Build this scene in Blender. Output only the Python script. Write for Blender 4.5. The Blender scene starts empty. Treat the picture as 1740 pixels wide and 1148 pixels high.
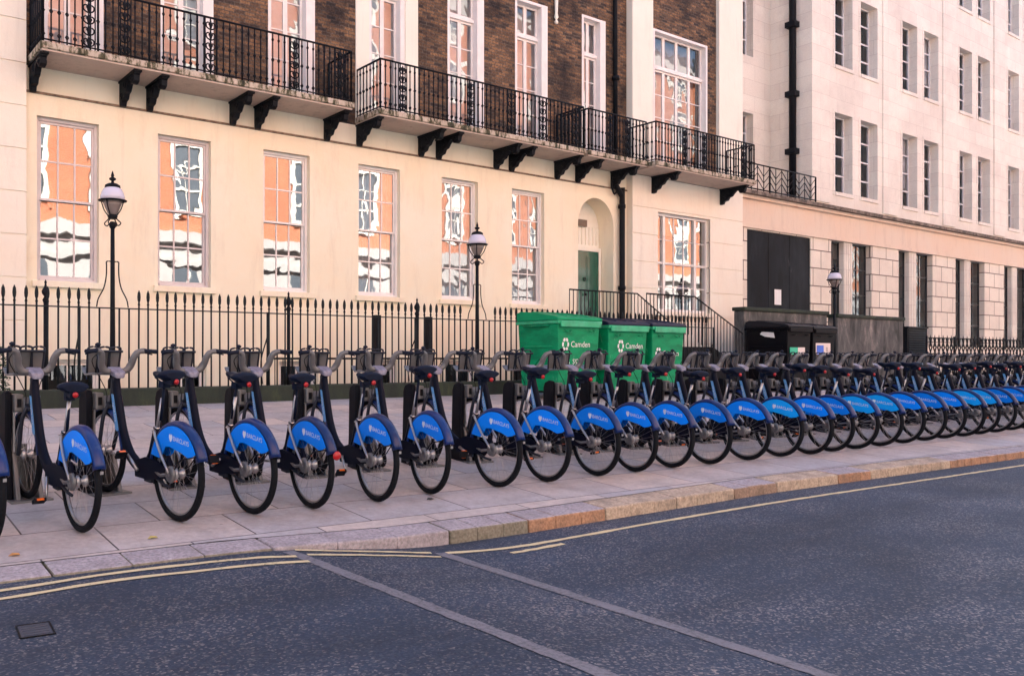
import bpy, bmesh, math, random
from mathutils import Vector, Matrix
R = math.radians
PI = math.pi
random.seed(7)
scn = bpy.context.scene
COL = scn.collection

# ---------------------------------------------------------------- camera
F_PX, CX, HY, W_PX, H_PX = 1448., 620., 608., 1740., 1148.
TH = math.atan((2770 - CX) / F_PX)            # angle between the view and the street (x axis)
cam = bpy.data.cameras.new('camera')
camo = bpy.data.objects.new('camera', cam); COL.objects.link(camo)
camo.location = (0, 0, 1.15)
camo.rotation_euler = (R(90), 0, TH - R(90))
cam.sensor_width = 36
cam.lens = 36 * F_PX / W_PX
cam.shift_x = (W_PX / 2 - CX) / W_PX
cam.shift_y = (HY - H_PX / 2) / W_PX
cam.clip_end = 600
scn.camera = camo

# ---------------------------------------------------------------- light
SUN_EL, SUN_AZ = 37.0, 14.0                   # elevation; azimuth from +y towards +x (behind the terrace)
w = bpy.data.worlds.new('World'); scn.world = w; w.use_nodes = True
nt = w.node_tree
sky = nt.nodes.new('ShaderNodeTexSky'); sky.sky_type = 'NISHITA'; sky.sun_disc = False
sky.sun_elevation = R(SUN_EL); sky.sun_rotation = R(SUN_AZ)
sky.dust_density = 1.5
nt.links.new(sky.outputs[0], nt.nodes['Background'].inputs[0])
nt.nodes['Background'].inputs[1].default_value = 0.12
sl = bpy.data.lights.new('sun', 'SUN'); sl.energy = 5.0; sl.angle = R(0.5); sl.color = (1, .985, .96)
so = bpy.data.objects.new('sun', sl); COL.objects.link(so)
sd = Vector((math.sin(R(SUN_AZ)) * math.cos(R(SUN_EL)), math.cos(R(SUN_AZ)) * math.cos(R(SUN_EL)), math.sin(R(SUN_EL))))
so.rotation_euler = sd.to_track_quat('Z', 'Y').to_euler(); so.location = (0, 40, 40)
scn.view_settings.view_transform = 'Standard'
scn.view_settings.look = 'None'
scn.view_settings.exposure = 2.0
scn.view_settings.gamma = 1
scn.cycles.caustics_reflective = False
scn.cycles.caustics_refractive = False

# ---------------------------------------------------------------- materials
MATS = {}
def new_mat(name):
    m = bpy.data.materials.new(name); m.use_nodes = True
    MATS[name] = m
    return m, m.node_tree, m.node_tree.nodes['Principled BSDF']
def ramp(nt, stops, interp='LINEAR'):
    r = nt.nodes.new('ShaderNodeValToRGB'); r.color_ramp.interpolation = interp
    e = r.color_ramp.elements
    while len(e) < len(stops): e.new(.5)
    for k, (p, c) in enumerate(stops):
        e[k].position = p; e[k].color = (*c, 1) if len(c) == 3 else c
    return r
def noise(nt, vec, scale, detail=4, rough=.55, dist=0):
    n = nt.nodes.new('ShaderNodeTexNoise'); n.inputs['Scale'].default_value = scale
    n.inputs['Detail'].default_value = detail; n.inputs['Roughness'].default_value = rough
    n.inputs['Distortion'].default_value = dist
    nt.links.new(vec, n.inputs['Vector']); return n
def mixc(nt, fac, a, b, mode='MIX'):
    m = nt.nodes.new('ShaderNodeMix'); m.data_type = 'RGBA'; m.blend_type = mode
    for sock, v in ((m.inputs['Factor'], fac), (m.inputs['A'], a), (m.inputs['B'], b)):
        pass
    def put(i, v):
        s = m.inputs[i]
        if hasattr(v, 'links') or isinstance(v, bpy.types.NodeSocket): nt.links.new(v, s)
        elif isinstance(v, (tuple, list)): s.default_value = (*v, 1) if len(v) == 3 else v
        else: s.default_value = v
    put(0, fac); put(6, a); put(7, b)
    return m.outputs[2]
def coords(nt, kind):
    if kind == 'world':
        return nt.nodes.new('ShaderNodeNewGeometry').outputs['Position']
    return nt.nodes.new('ShaderNodeTexCoord').outputs['Object']
def mapv(nt, vec, scale=(1, 1, 1), rot=(0, 0, 0), loc=(0, 0, 0)):
    m = nt.nodes.new('ShaderNodeMapping'); m.inputs['Scale'].default_value = scale
    m.inputs['Rotation'].default_value = rot; m.inputs['Location'].default_value = loc
    nt.links.new(vec, m.inputs['Vector']); return m.outputs[0]
def bump(nt, p, h, strength, dist=.01):
    b = nt.nodes.new('ShaderNodeBump'); b.inputs['Strength'].default_value = strength
    b.inputs['Distance'].default_value = dist
    nt.links.new(h, b.inputs['Height']); nt.links.new(b.outputs[0], p.inputs['Normal']); return b
def mat(name, col, rough=.5, metal=0, var=.12, scale=6, bmp=0, bscale=60, kind='object', stretch=(1, 1, 1), dark=None, dscale=1.5, damt=.5, spec=.5, coat=0):
    m, nt, p = new_mat(name)
    v = mapv(nt, coords(nt, kind), stretch)
    n = noise(nt, v, scale, 5)
    lo = tuple(c * (1 - var) for c in col); hi = tuple(min(1, c * (1 + var)) for c in col)
    r = ramp(nt, [(.3, lo), (.7, hi)]); nt.links.new(n.outputs[0], r.inputs[0])
    out = r.outputs[0]
    if dark:
        n2 = noise(nt, v, dscale, 6, .65)
        r2 = ramp(nt, [(.45, (0, 0, 0)), (.7, (damt,) * 3)]); nt.links.new(n2.outputs[0], r2.inputs[0])
        out = mixc(nt, r2.outputs[0], out, dark)
    nt.links.new(out, p.inputs['Base Color'])
    p.inputs['Roughness'].default_value = rough; p.inputs['Metallic'].default_value = metal
    p.inputs['Specular IOR Level'].default_value = spec
    p.inputs['Coat Weight'].default_value = coat
    if bmp:
        n3 = noise(nt, v, bscale, 4); bump(nt, p, n3.outputs[0], bmp)
    return m
def xz(nt, sx=1, sz=1, vec=None):
    v = vec or coords(nt, 'world')
    s = nt.nodes.new('ShaderNodeSeparateXYZ'); nt.links.new(v, s.inputs[0])
    a = nt.nodes.new('ShaderNodeMath'); a.operation = 'ADD'   # x + y so that side walls get bricks too
    nt.links.new(s.outputs[0], a.inputs[0]); nt.links.new(s.outputs[1], a.inputs[1])
    c = nt.nodes.new('ShaderNodeCombineXYZ'); nt.links.new(a.outputs[0], c.inputs[0]); nt.links.new(s.outputs[2], c.inputs[1])
    return c.outputs[0]
def brick_mat(name, c1, c2, mortar, bw, bh, ms, rough=.85, bmp=.6, offset=.5, stain=(.03, .028, .03), stain_amt=.6, sscale=.7, big=.25, vec=None, vdist=.012, sstretch=(1,1,1)):
    m, nt, p = new_mat(name)
    v = vec(nt) if vec else xz(nt)
    b = nt.nodes.new('ShaderNodeTexBrick')
    b.inputs['Scale'].default_value = 1; b.inputs['Brick Width'].default_value = bw; b.inputs['Row Height'].default_value = bh
    b.inputs['Mortar Size'].default_value = ms; b.inputs['Mortar Smooth'].default_value = .3; b.offset = offset
    b.inputs['Color1'].default_value = (*c1, 1); b.inputs['Color2'].default_value = (*c2, 1); b.inputs['Mortar'].default_value = (*mortar, 1)
    b.inputs['Bias'].default_value = 0
    nw = noise(nt, v, 6, 2); mv = nt.nodes.new('ShaderNodeMix'); mv.data_type = 'VECTOR'
    mv.inputs[0].default_value = vdist
    nt.links.new(v, mv.inputs[4]); nt.links.new(nw.outputs['Color'], mv.inputs[5])
    nt.links.new(mv.outputs[1], b.inputs['Vector'])
    pos = coords(nt, 'world')
    n1 = noise(nt, mapv(nt, pos, sstretch), sscale, 8, .7)
    r1 = ramp(nt, [(.42, (0, 0, 0)), (.68, (stain_amt,) * 3)]); nt.links.new(n1.outputs[0], r1.inputs[0])
    col = mixc(nt, r1.outputs[0], b.outputs['Color'], stain)
    n2 = noise(nt, pos, 22, 6, .7)
    r2 = ramp(nt, [(.3, (1 - big,) * 3), (.7, (1 + big,) * 3)]); nt.links.new(n2.outputs[0], r2.inputs[0])
    col = mixc(nt, 1.0, col, r2.outputs[0], 'MULTIPLY')
    nt.links.new(col, p.inputs['Base Color']); p.inputs['Roughness'].default_value = rough
    p.inputs['Specular IOR Level'].default_value = .25
    inv = nt.nodes.new('ShaderNodeMath'); inv.operation = 'MULTIPLY_ADD'; inv.inputs[1].default_value = -1
    nt.links.new(b.outputs['Fac'], inv.inputs[0])
    ad = nt.nodes.new('ShaderNodeMath'); ad.operation = 'MULTIPLY_ADD'; ad.inputs[1].default_value = .5
    nt.links.new(n2.outputs[0], ad.inputs[0]); nt.links.new(inv.outputs[0], ad.inputs[2]); nt.links.new(ad.outputs[0], inv.inputs[2]) if False else None
    bump(nt, p, ad.outputs[0], bmp, .008)
    return m

BRICK = brick_mat('stock_brick', (.28, .155, .080), (.045, .036, .032), (.12, .095, .08), .215, .070, .010, stain=(.016, .014, .016), stain_amt=.92, sscale=1.1, big=.6)
ASHLAR = brick_mat('pale_ashlar', (.84, .80, .72), (.77, .72, .65), (.58, .53, .48), 1.15, .52, .006, stain=(.40, .34, .31), stain_amt=.35, sscale=.5, big=.06, bmp=.25, vdist=.002)
RUSTIC = brick_mat('rusticated_stone', (.82, .75, .65), (.74, .67, .58), (.17, .13, .11), .98, .585, .02, stain=(.42, .36, .32), stain_amt=.3, sscale=.8, big=.07, bmp=1, vdist=.002)
OPP_BRICK = brick_mat('orange_brick', (.62, .21, .10), (.52, .165, .08), (.50, .30, .2), .225, .075, .01, stain=(.30, .12, .07), stain_amt=.3, big=.15)

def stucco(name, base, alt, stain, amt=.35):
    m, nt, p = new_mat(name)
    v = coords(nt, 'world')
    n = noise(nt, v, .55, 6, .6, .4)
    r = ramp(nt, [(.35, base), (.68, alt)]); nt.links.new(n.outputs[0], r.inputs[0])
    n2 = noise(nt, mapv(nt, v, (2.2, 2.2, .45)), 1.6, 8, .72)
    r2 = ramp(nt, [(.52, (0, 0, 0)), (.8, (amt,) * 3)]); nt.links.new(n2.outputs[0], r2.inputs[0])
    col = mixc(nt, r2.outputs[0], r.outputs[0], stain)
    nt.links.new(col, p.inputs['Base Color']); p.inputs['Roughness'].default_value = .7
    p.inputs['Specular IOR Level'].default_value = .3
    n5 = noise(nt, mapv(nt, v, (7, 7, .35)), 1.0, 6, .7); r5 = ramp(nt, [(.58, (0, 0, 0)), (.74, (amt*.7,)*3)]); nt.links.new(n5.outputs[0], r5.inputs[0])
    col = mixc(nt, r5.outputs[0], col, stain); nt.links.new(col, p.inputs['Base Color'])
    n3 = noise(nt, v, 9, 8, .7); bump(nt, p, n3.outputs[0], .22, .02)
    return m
STUCCO = stucco('cream_stucco', (.86, .81, .66), (.88, .76, .57), (.62, .52, .40), .5)
STUCCO_W = stucco('white_stucco', (.87, .84, .74), (.83, .79, .69), (.54, .51, .45))
STUCCO_P = stucco('pale_rusticated_stucco', (.84, .80, .70), (.85, .76, .64), (.60, .53, .46), .45)
STONE_BAND = stucco('warm_stone_band', (.72, .56, .44), (.70, .58, .48), (.40, .30, .25), .45)
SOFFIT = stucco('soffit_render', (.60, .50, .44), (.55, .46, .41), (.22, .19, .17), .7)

def slab_edge():
    m, nt, p = new_mat('weathered_slab_edge')
    v = coords(nt, 'world')
    n = noise(nt, mapv(nt, v, (1, 1, .35)), 9, 8, .75)
    r = ramp(nt, [(.36, (.02, .022, .014)), (.46, (.09, .085, .045)), (.52, (.45, .38, .30)), (.7, (.62, .54, .46))])
    nt.links.new(n.outputs[0], r.inputs[0]); nt.links.new(r.outputs[0], p.inputs['Base Color'])
    p.inputs['Roughness'].default_value = .9; bump(nt, p, n.outputs[0], .8, .02); return m
SLAB_EDGE = slab_edge()
DARK_STONE = None
def dark_stone(name, a, b, g):
    m, nt, p = new_mat(name); v = coords(nt, 'world')
    n = noise(nt, mapv(nt, v, (1.3, 1.3, .5)), 1.7, 8, .7, .3)
    r = ramp(nt, [(.36, a), (.55, b), (.75, g)]); nt.links.new(n.outputs[0], r.inputs[0])
    nt.links.new(r.outputs[0], p.inputs['Base Color']); p.inputs['Roughness'].default_value = .85
    n2 = noise(nt, v, 30, 6); bump(nt, p, n2.outputs[0], .4, .01); return m
PLINTH = dark_stone('mossy_plinth_stone', (.012, .018, .016), (.022, .034, .022), (.07, .085, .035))
SOOT = dark_stone('sooty_render', (.022, .026, .027), (.10, .10, .10), (.36, .31, .28))
STEPS = dark_stone('worn_step_stone', (.12, .11, .11), (.2, .19, .18), (.3, .28, .26))

IRON = mat('black_iron', (.006, .008, .012), .6, 0, .3, 8, .3, 90, spec=.15)
IRON2 = mat('painted_iron_grey', (.010, .015, .018), .6, 0, .3, 8, .2, 90, spec=.2)
BLACKP = mat('black_plastic', (.006, .007, .010), .6, 0, .2, 10, spec=.15)
HOARD = mat('black_hoarding_board', (.004, .006, .010), .65, 0, .5, 2, dark=(.03, .04, .05), dscale=1.3, damt=.5, kind='world', stretch=(1, 1, .35), spec=.12)
WHITEP = mat('white_window_paint', (.82, .78, .76), .4, 0, .06, 4)
PINKP = mat('grey_white_paint', (.66, .60, .60), .45, 0, .08, 4)
STEEL_P = mat('white_steel_window', (.72, .72, .74), .4)
DFRAME = mat('dark_window_frame', (.03, .034, .04), .4)
GREEND = mat('green_door_paint', (.004, .085, .055), .25, 0, .15, 5, coat=.4)
GLOBE = mat('opal_glass', (.62, .60, .72), .18, 0, .04, 4)
GLOBE_D = mat('smoked_glass', (.20, .17, .16), .15, 0, .1, 4)
PAPER = mat('white_paper', (.8, .8, .8), .8, 0, .03)
PLAQUE = mat('bronze_plaque', (.16, .12, .09), .6, 0, .3, 30)
CURTAIN = mat('net_curtain', (.50, .49, .50), .9, 0, .25, 3, kind='world')
VOILE = mat('white_voile', (.80, .76, .78), .9, 0, .12, 3, kind='world')
DARKROOM = mat('dark_room', (.025, .03, .035), .8, 0, .5, 1.2, kind='world')  # dark colour painted on backing sheets to stand for unlit rooms
BLIND = mat('orange_blind', (.45, .22, .13), .8, 0, .1, 2)
LEAF = mat('shrub_leaf', (.018, .055, .018), .6, 0, .5, 5)
POT = mat('dark_pot', (.03, .025, .022), .7)

def glass_mat(name, refl, tint, wob, wscale=2.2):
    m = bpy.data.materials.new(name); m.use_nodes = True; nt = m.node_tree
    for n in list(nt.nodes): nt.nodes.remove(n)
    out = nt.nodes.new('ShaderNodeOutputMaterial')
    gl = nt.nodes.new('ShaderNodeBsdfGlossy'); gl.inputs['Roughness'].default_value = .015
    gl.inputs['Color'].default_value = (*tint, 1)
    tr = nt.nodes.new('ShaderNodeBsdfTransparent'); tr.inputs['Color'].default_value = (.8, .82, .84, 1)
    mx = nt.nodes.new('ShaderNodeMixShader'); mx.inputs[0].default_value = refl
    n = noise(nt, coords(nt, 'world'), wscale, 1.5, .4, .6)
    b = nt.nodes.new('ShaderNodeBump'); b.inputs['Strength'].default_value = 1; b.inputs['Distance'].default_value = wob
    nt.links.new(n.outputs[0], b.inputs['Height']); nt.links.new(b.outputs[0], gl.inputs['Normal'])
    nt.links.new(tr.outputs[0], mx.inputs[1]); nt.links.new(gl.outputs[0], mx.inputs[2]); nt.links.new(mx.outputs[0], out.inputs[0])
    return m
GLASS = glass_mat('old_crown_glass', .35, (1, .97, .95), .0030, 1.5)
GLASSC = glass_mat('upper_floor_glass', .15, (1, .98, .97), .004, 1.8)
GLASSB = glass_mat('greyer_crown_glass', .24, (1, .98, .97), .0045, 1.8)
GLASS2 = glass_mat('plate_glass', .10, (.9, .95, 1), .001)
GLASS3 = glass_mat('ground_floor_plate_glass', .16, (.9, .95, 1), .003)
GLASS_OPP = mat('dark_glazing', (.10, .12, .14), .3)

def asphalt():
    m, nt, p = new_mat('asphalt'); v = coords(nt, 'world')
    vo = nt.nodes.new('ShaderNodeTexVoronoi'); vo.inputs['Scale'].default_value = 92
    nt.links.new(v, vo.inputs['Vector'])
    sep = nt.nodes.new('ShaderNodeSeparateColor'); nt.links.new(vo.outputs['Color'], sep.inputs[0])
    n = noise(nt, v, 1.1, 5, .6)
    n2 = noise(nt, v, 60, 3, .6)
    ad = nt.nodes.new('ShaderNodeMath'); ad.operation = 'MULTIPLY_ADD'; ad.inputs[1].default_value = .55
    nt.links.new(n.outputs[0], ad.inputs[0]); nt.links.new(sep.outputs[0], ad.inputs[2])
    ad2 = nt.nodes.new('ShaderNodeMath'); ad2.operation = 'MULTIPLY_ADD'; ad2.inputs[1].default_value = .5
    nt.links.new(n2.outputs[0], ad2.inputs[0]); nt.links.new(ad.outputs[0], ad2.inputs[2])
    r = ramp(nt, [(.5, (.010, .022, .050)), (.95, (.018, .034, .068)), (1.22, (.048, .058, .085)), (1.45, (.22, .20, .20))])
    dv = nt.nodes.new('ShaderNodeMath'); dv.operation = 'DIVIDE'; dv.inputs[1].default_value = 1.6
    for e, q in zip(r.color_ramp.elements, (.48, .70, .84, 1.0)): e.position = q
    nt.links.new(ad2.outputs[0], dv.inputs[0]); nt.links.new(dv.outputs[0], r.inputs[0])
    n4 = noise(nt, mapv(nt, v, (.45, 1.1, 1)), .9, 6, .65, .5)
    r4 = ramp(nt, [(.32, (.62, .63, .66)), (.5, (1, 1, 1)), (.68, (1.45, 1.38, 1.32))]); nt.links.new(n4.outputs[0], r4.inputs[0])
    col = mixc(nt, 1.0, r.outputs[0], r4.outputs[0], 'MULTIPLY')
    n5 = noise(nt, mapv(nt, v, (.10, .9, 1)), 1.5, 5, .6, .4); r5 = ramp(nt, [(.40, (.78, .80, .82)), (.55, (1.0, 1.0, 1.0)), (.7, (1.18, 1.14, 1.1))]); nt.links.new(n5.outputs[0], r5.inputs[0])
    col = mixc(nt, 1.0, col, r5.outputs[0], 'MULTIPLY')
    n6 = noise(nt, v, 2.6, 7, .8, 1.2); r6 = ramp(nt, [(.62, (0, 0, 0)), (.72, (.55,)*3)]); nt.links.new(n6.outputs[0], r6.inputs[0])
    col = mixc(nt, r6.outputs[0], col, (.014, .02, .034))
    nt.links.new(col, p.inputs['Base Color']); p.inputs['Roughness'].default_value = .75
    bump(nt, p, ad2.outputs[0], .6, .006); return m
ASPHALT = asphalt()
def worn_paint(name, col, amt, lo=.44, hi=.56):
    m, nt, p = new_mat(name); v = coords(nt, 'world')
    n = noise(nt, v, 38, 6, .75); n2 = noise(nt, v, 3, 4)
    ad = nt.nodes.new('ShaderNodeMath'); ad.operation = 'MULTIPLY_ADD'; ad.inputs[1].default_value = .35
    nt.links.new(n2.outputs[0], ad.inputs[0]); nt.links.new(n.outputs[0], ad.inputs[2])
    r = ramp(nt, [(lo + .12, (.05, .05, .055)), (hi + .12, col)]); nt.links.new(ad.outputs[0], r.inputs[0])
    nt.links.new(r.outputs[0], p.inputs['Base Color']); p.inputs['Roughness'].default_value = .8
    bump(nt, p, n.outputs[0], .5, .004); return m
YELLOW = worn_paint('worn_yellow_line_paint', (.60, .50, .30), 1, .36, .46)
GREYLINE = worn_paint('worn_bay_line_setts', (.16, .16, .19), 1, .34, .60)

def paving():
    def vec(nt):
        v = coords(nt, 'world'); return mapv(nt, v, (1, 1, 1), (0, 0, R(2.0)), (.35, .16, 0))
    m = brick_mat('york_stone_paving', (.56, .475, .43), (.39, .385, .42), (.085, .075, .08), .92, .60, .007, rough=.62, bmp=.5, stain=(.27, .24, .24), stain_amt=.6, sscale=1.6, big=.14, vec=vec, vdist=.004)
    nt = m.node_tree; p = nt.nodes['Principled BSDF']; src = p.inputs['Base Color'].links[0].from_socket
    v = coords(nt, 'world'); vo = nt.nodes.new('ShaderNodeTexVoronoi'); vo.inputs['Scale'].default_value = 3.2; nt.links.new(v, vo.inputs['Vector'])
    r = ramp(nt, [(.03, (.42,)*3), (.055, (0, 0, 0))]); nt.links.new(vo.outputs['Distance'], r.inputs[0])
    c = mixc(nt, r.outputs[0], src, (.10, .095, .10))
    n = noise(nt, v, 2.3, 9, .75, .8); r2 = ramp(nt, [(.5, (0, 0, 0)), (.75, (.5,)*3)]); nt.links.new(n.outputs[0], r2.inputs[0])
    c = mixc(nt, r2.outputs[0], c, (.23, .20, .19)); nt.links.new(c, p.inputs['Base Color'])
    return m
PAVING = paving()
KERBS = [mat('kerb_granite_' + n, c, .75, 0, .35, 45, .5, 60, kind='world', dark=d, dscale=5, damt=.7) for n, c, d in (
    ('grey', (.20, .18, .14), (.07, .075, .05)), ('orange', (.36, .20, .12), (.13, .09, .07)), ('buff', (.42, .33, .25), (.12, .10, .08)), ('brown', (.28, .19, .14), (.10, .07, .05)), ('lilac', (.33, .295, .32), (.20, .18, .19)))]

# bicycle
NAVY = mat('navy_gloss_paint', (.0015, .003, .012), .5, 0, .15, 5, spec=.12)
NAVY2 = mat('navy_mudguard', (.002, .018, .11), .32, 0, .1, 5, spec=.4)
BLUE = mat('bright_blue_panel', (.001, .235, .95), .5, 0, .05, 4, spec=.2)
BLUE_L = mat('faded_blue_panel', (.004, .36, .95), .4, 0, .05, 4, spec=.3)
def vary(m, amt):
    nt = m.node_tree; p = nt.nodes['Principled BSDF']; src = p.inputs['Base Color'].links[0].from_socket
    oi = nt.nodes.new('ShaderNodeObjectInfo'); r = ramp(nt, [(0, (1-amt,)*3), (1, (1+amt*.8,)*3)]); nt.links.new(oi.outputs['Random'], r.inputs[0])
    c = mixc(nt, 1.0, src, r.outputs[0], 'MULTIPLY')
    n = noise(nt, coords(nt, 'object'), 14, 8, .75); r2 = ramp(nt, [(.58, (0, 0, 0)), (.8, (.55,)*3)]); nt.links.new(n.outputs[0], r2.inputs[0])
    c = mixc(nt, r2.outputs[0], c, (.10, .13, .2)); nt.links.new(c, p.inputs['Base Color'])
vary(BLUE, .22); vary(NAVY2, .3)
DECAL = mat('pale_blue_decal', (.10, .30, .60), .4, 0, .15, 12)
LETTER = mat('pale_lettering', (.62, .70, .85), .5, 0, .02)
LETTER_W = mat('white_lettering', (.78, .80, .80), .6, 0, .05, 20)
TYRE = mat('tyre_rubber', (.006, .007, .010), .8, 0, .3, 30, .2, 120, spec=.15)
ALU = mat('brushed_aluminium', (.40, .39, .40), .38, .85, .1, 12)
DARKALU = mat('tarnished_alloy', (.16, .16, .165), .45, .6, .3, 14)
GREYC = mat('grey_bar_cover', (.14, .138, .142), .42, .2, .2, 6)
DGREY = mat('dark_grey_fork', (.018, .022, .034), .5, .1, .12, 6, spec=.25)
SADDLE = mat('navy_saddle_vinyl', (.003, .007, .022), .6, 0, .2, 8, spec=.15)
RUBBER = mat('grip_rubber', (.006, .010, .024), .65, spec=.2)
REDL = mat('red_rear_lens', (.36, .005, .008), .3, 0, .2, 40)
ORANGE = mat('orange_reflector', (.85, .16, .02), .25)
LILAC = mat('lilac_console', (.19, .185, .25), .4, .1, .4, 40)
DOCKB = mat('dock_black_shell', (.003, .004, .008), .6, 0, .2, 6, spec=.12)
DOCKG = mat('dock_grey_casting', (.15, .15, .155), .5, .3, .2, 6, dark=(.08, .08, .08), damt=.5)
# bins
BGREEN = mat('green_bin_steel', (.001, .28, .115), .5, 0, .12, 2.5, spec=.2, dark=(.001, .11, .05), dscale=2.2, damt=.75, stretch=(1, 1, 2.5))
BGREENL = mat('pale_scuffed_green', (.02, .36, .17), .5, 0, .3, 5, dark=(.10, .45, .28), dscale=6)
LIDN = mat('navy_bin_lid', (.006, .009, .035), .5, spec=.3)
LIDK = mat('black_bin_lid', (.008, .009, .014), .5, spec=.25)
BINK = mat('black_bin_body', (.003, .003, .005), .6, spec=.12)
STICKG = mat('green_sticker', (.01, .45, .27), .5)
STICKB = mat('blue_sticker', (.02, .12, .62), .5)
STICKW = mat('cream_sticker', (.72, .62, .60), .5, 0, .1, 60)

def scuff(m, col, amt, sc, stretch):
    nt = m.node_tree; p = nt.nodes['Principled BSDF']; src = p.inputs['Base Color'].links[0].from_socket
    n = noise(nt, mapv(nt, coords(nt, 'world'), stretch), sc, 9, .8); r = ramp(nt, [(.60, (0, 0, 0)), (.68, (amt,)*3)]); nt.links.new(n.outputs[0], r.inputs[0])
    nt.links.new(mixc(nt, r.outputs[0], src, col), p.inputs['Base Color'])
scuff(BGREEN, (.16, .42, .28), .6, 7, (1, 1, .5)); scuff(NAVY, (.02, .024, .036), .5, 30, (1, 1, 1)); scuff(DOCKB, (.03, .03, .034), .5, 14, (1, 1, .4))
scuff(HOARD, (.07, .085, .10), .5, 1.6, (1.5, 1, .35))
# ---------------------------------------------------------------- mesh helpers (world coordinates; obj() moves them to the thing's base)
def quad(bm, a, b, c, d):
    return bm.faces.new([bm.verts.new(p) for p in (a, b, c, d)])
def box(bm, x0, x1, y0, y1, z0, z1, M=None):
    v = [bm.verts.new((M @ Vector(p)) if M else p) for p in ((x0,y0,z0),(x1,y0,z0),(x1,y1,z0),(x0,y1,z0),(x0,y0,z1),(x1,y0,z1),(x1,y1,z1),(x0,y1,z1))]
    for f in ((0,3,2,1),(4,5,6,7),(0,1,5,4),(1,2,6,5),(2,3,7,6),(3,0,4,7)): bm.faces.new([v[i] for i in f])
    return v
def cbox(bm, c, s, M=None):
    return box(bm, c[0]-s[0]/2, c[0]+s[0]/2, c[1]-s[1]/2, c[1]+s[1]/2, c[2]-s[2]/2, c[2]+s[2]/2, M)
def hexa(bm, bot, top):
    v = [bm.verts.new(p) for p in list(bot) + list(top)]
    n = len(bot)
    bm.faces.new(v[:n][::-1]); bm.faces.new(v[n:])
    for i in range(n): bm.faces.new((v[i], v[(i+1) % n], v[n+(i+1) % n], v[n+i]))
def tube(bm, pts, r, seg=8, cap=True, flat=1.0, up=Vector((1, 0, 0)), closed=False):
    """sweep an (elliptical) section; flat scales the section along 'up'"""
    pts = [Vector(p) for p in pts]; n = len(pts)
    rr = r if isinstance(r, (list, tuple)) else [r] * n
    rings = []
    prev = None
    for i, p in enumerate(pts):
        if closed: t = pts[(i+1) % n] - pts[i-1]
        else: t = pts[min(i+1, n-1)] - pts[max(i-1, 0)]
        t.normalize()
        a = up - t * up.dot(t)
        if a.length < 1e-3:
            a = Vector((0, 0, 1)) - t * t.z
            if a.length < 1e-3: a = Vector((0, 1, 0))
        a.normalize(); b = t.cross(a)
        rings.append([bm.verts.new(p + a * math.cos(q) * rr[i] * flat + b * math.sin(q) * rr[i]) for q in [2*PI*k/seg for k in range(seg)]])
    m = n if closed else n - 1
    for i in range(m):
        A, B = rings[i], rings[(i+1) % n]
        for k in range(seg):
            f = bm.faces.new((A[k], A[(k+1) % seg], B[(k+1) % seg], B[k])); f.smooth = True
    if cap and not closed:
        bm.faces.new(rings[0][::-1]); bm.faces.new(rings[-1])
def curve(pts, n=6):
    """catmull-rom through pts"""
    P = [Vector(p) for p in pts]; P = [2*P[0]-P[1]] + P + [2*P[-1]-P[-2]]; out = []
    for i in range(1, len(P)-2):
        for k in range(n):
            t = k / n; a, b, c, d = P[i-1:i+3]
            out.append(.5*((2*b)+(c-a)*t+(2*a-5*b+4*c-d)*t*t+(3*b-3*c+d-a)*t**3))
    out.append(P[-2]); return out
def lathe(bm, prof, c=(0, 0, 0), seg=16, axis='Z', smooth=True):
    c = Vector(c); rings = []
    for r, h in prof:
        ring = []
        for k in range(seg):
            a = 2*PI*k/seg; u, v = r*math.cos(a), r*math.sin(a)
            p = Vector((u, v, h)) if axis == 'Z' else Vector((h, u, v)) if axis == 'X' else Vector((v, h, u))
            ring.append(bm.verts.new(c + p))
        rings.append(ring)
    for A, B in zip(rings, rings[1:]):
        for k in range(seg):
            f = bm.faces.new((A[k], A[(k+1) % seg], B[(k+1) % seg], B[k])); f.smooth = smooth
    bm.faces.new(rings[0][::-1]); bm.faces.new(rings[-1])
def prism(bm, pts, fn, t0, t1):
    """polygon pts (u,v) extruded from t0 to t1; fn(u,v,t) -> xyz"""
    A = [bm.verts.new(fn(u, v, t0)) for u, v in pts]; B = [bm.verts.new(fn(u, v, t1)) for u, v in pts]
    bm.faces.new(A[::-1]); bm.faces.new(B); n = len(pts)
    for i in range(n): bm.faces.new((A[i], A[(i+1) % n], B[(i+1) % n], B[i]))
def torus(bm, c, R0, r0, seg=40, s2=8, axis='X', flat=1.0):
    rings = []
    for i in range(seg):
        a = 2*PI*i/seg; ring = []
        for k in range(s2):
            b = 2*PI*k/s2; rad = R0 + r0*math.cos(b); h = r0*math.sin(b)*flat
            p = (h, rad*math.cos(a), rad*math.sin(a)) if axis == 'X' else (rad*math.cos(a), rad*math.sin(a), h)
            ring.append(bm.verts.new(Vector(c) + Vector(p)))
        rings.append(ring)
    for i in range(seg):
        A, B = rings[i], rings[(i+1) % seg]
        for k in range(s2):
            f = bm.faces.new((A[k], B[k], B[(k+1) % s2], A[(k+1) % s2])); f.smooth = True

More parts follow.
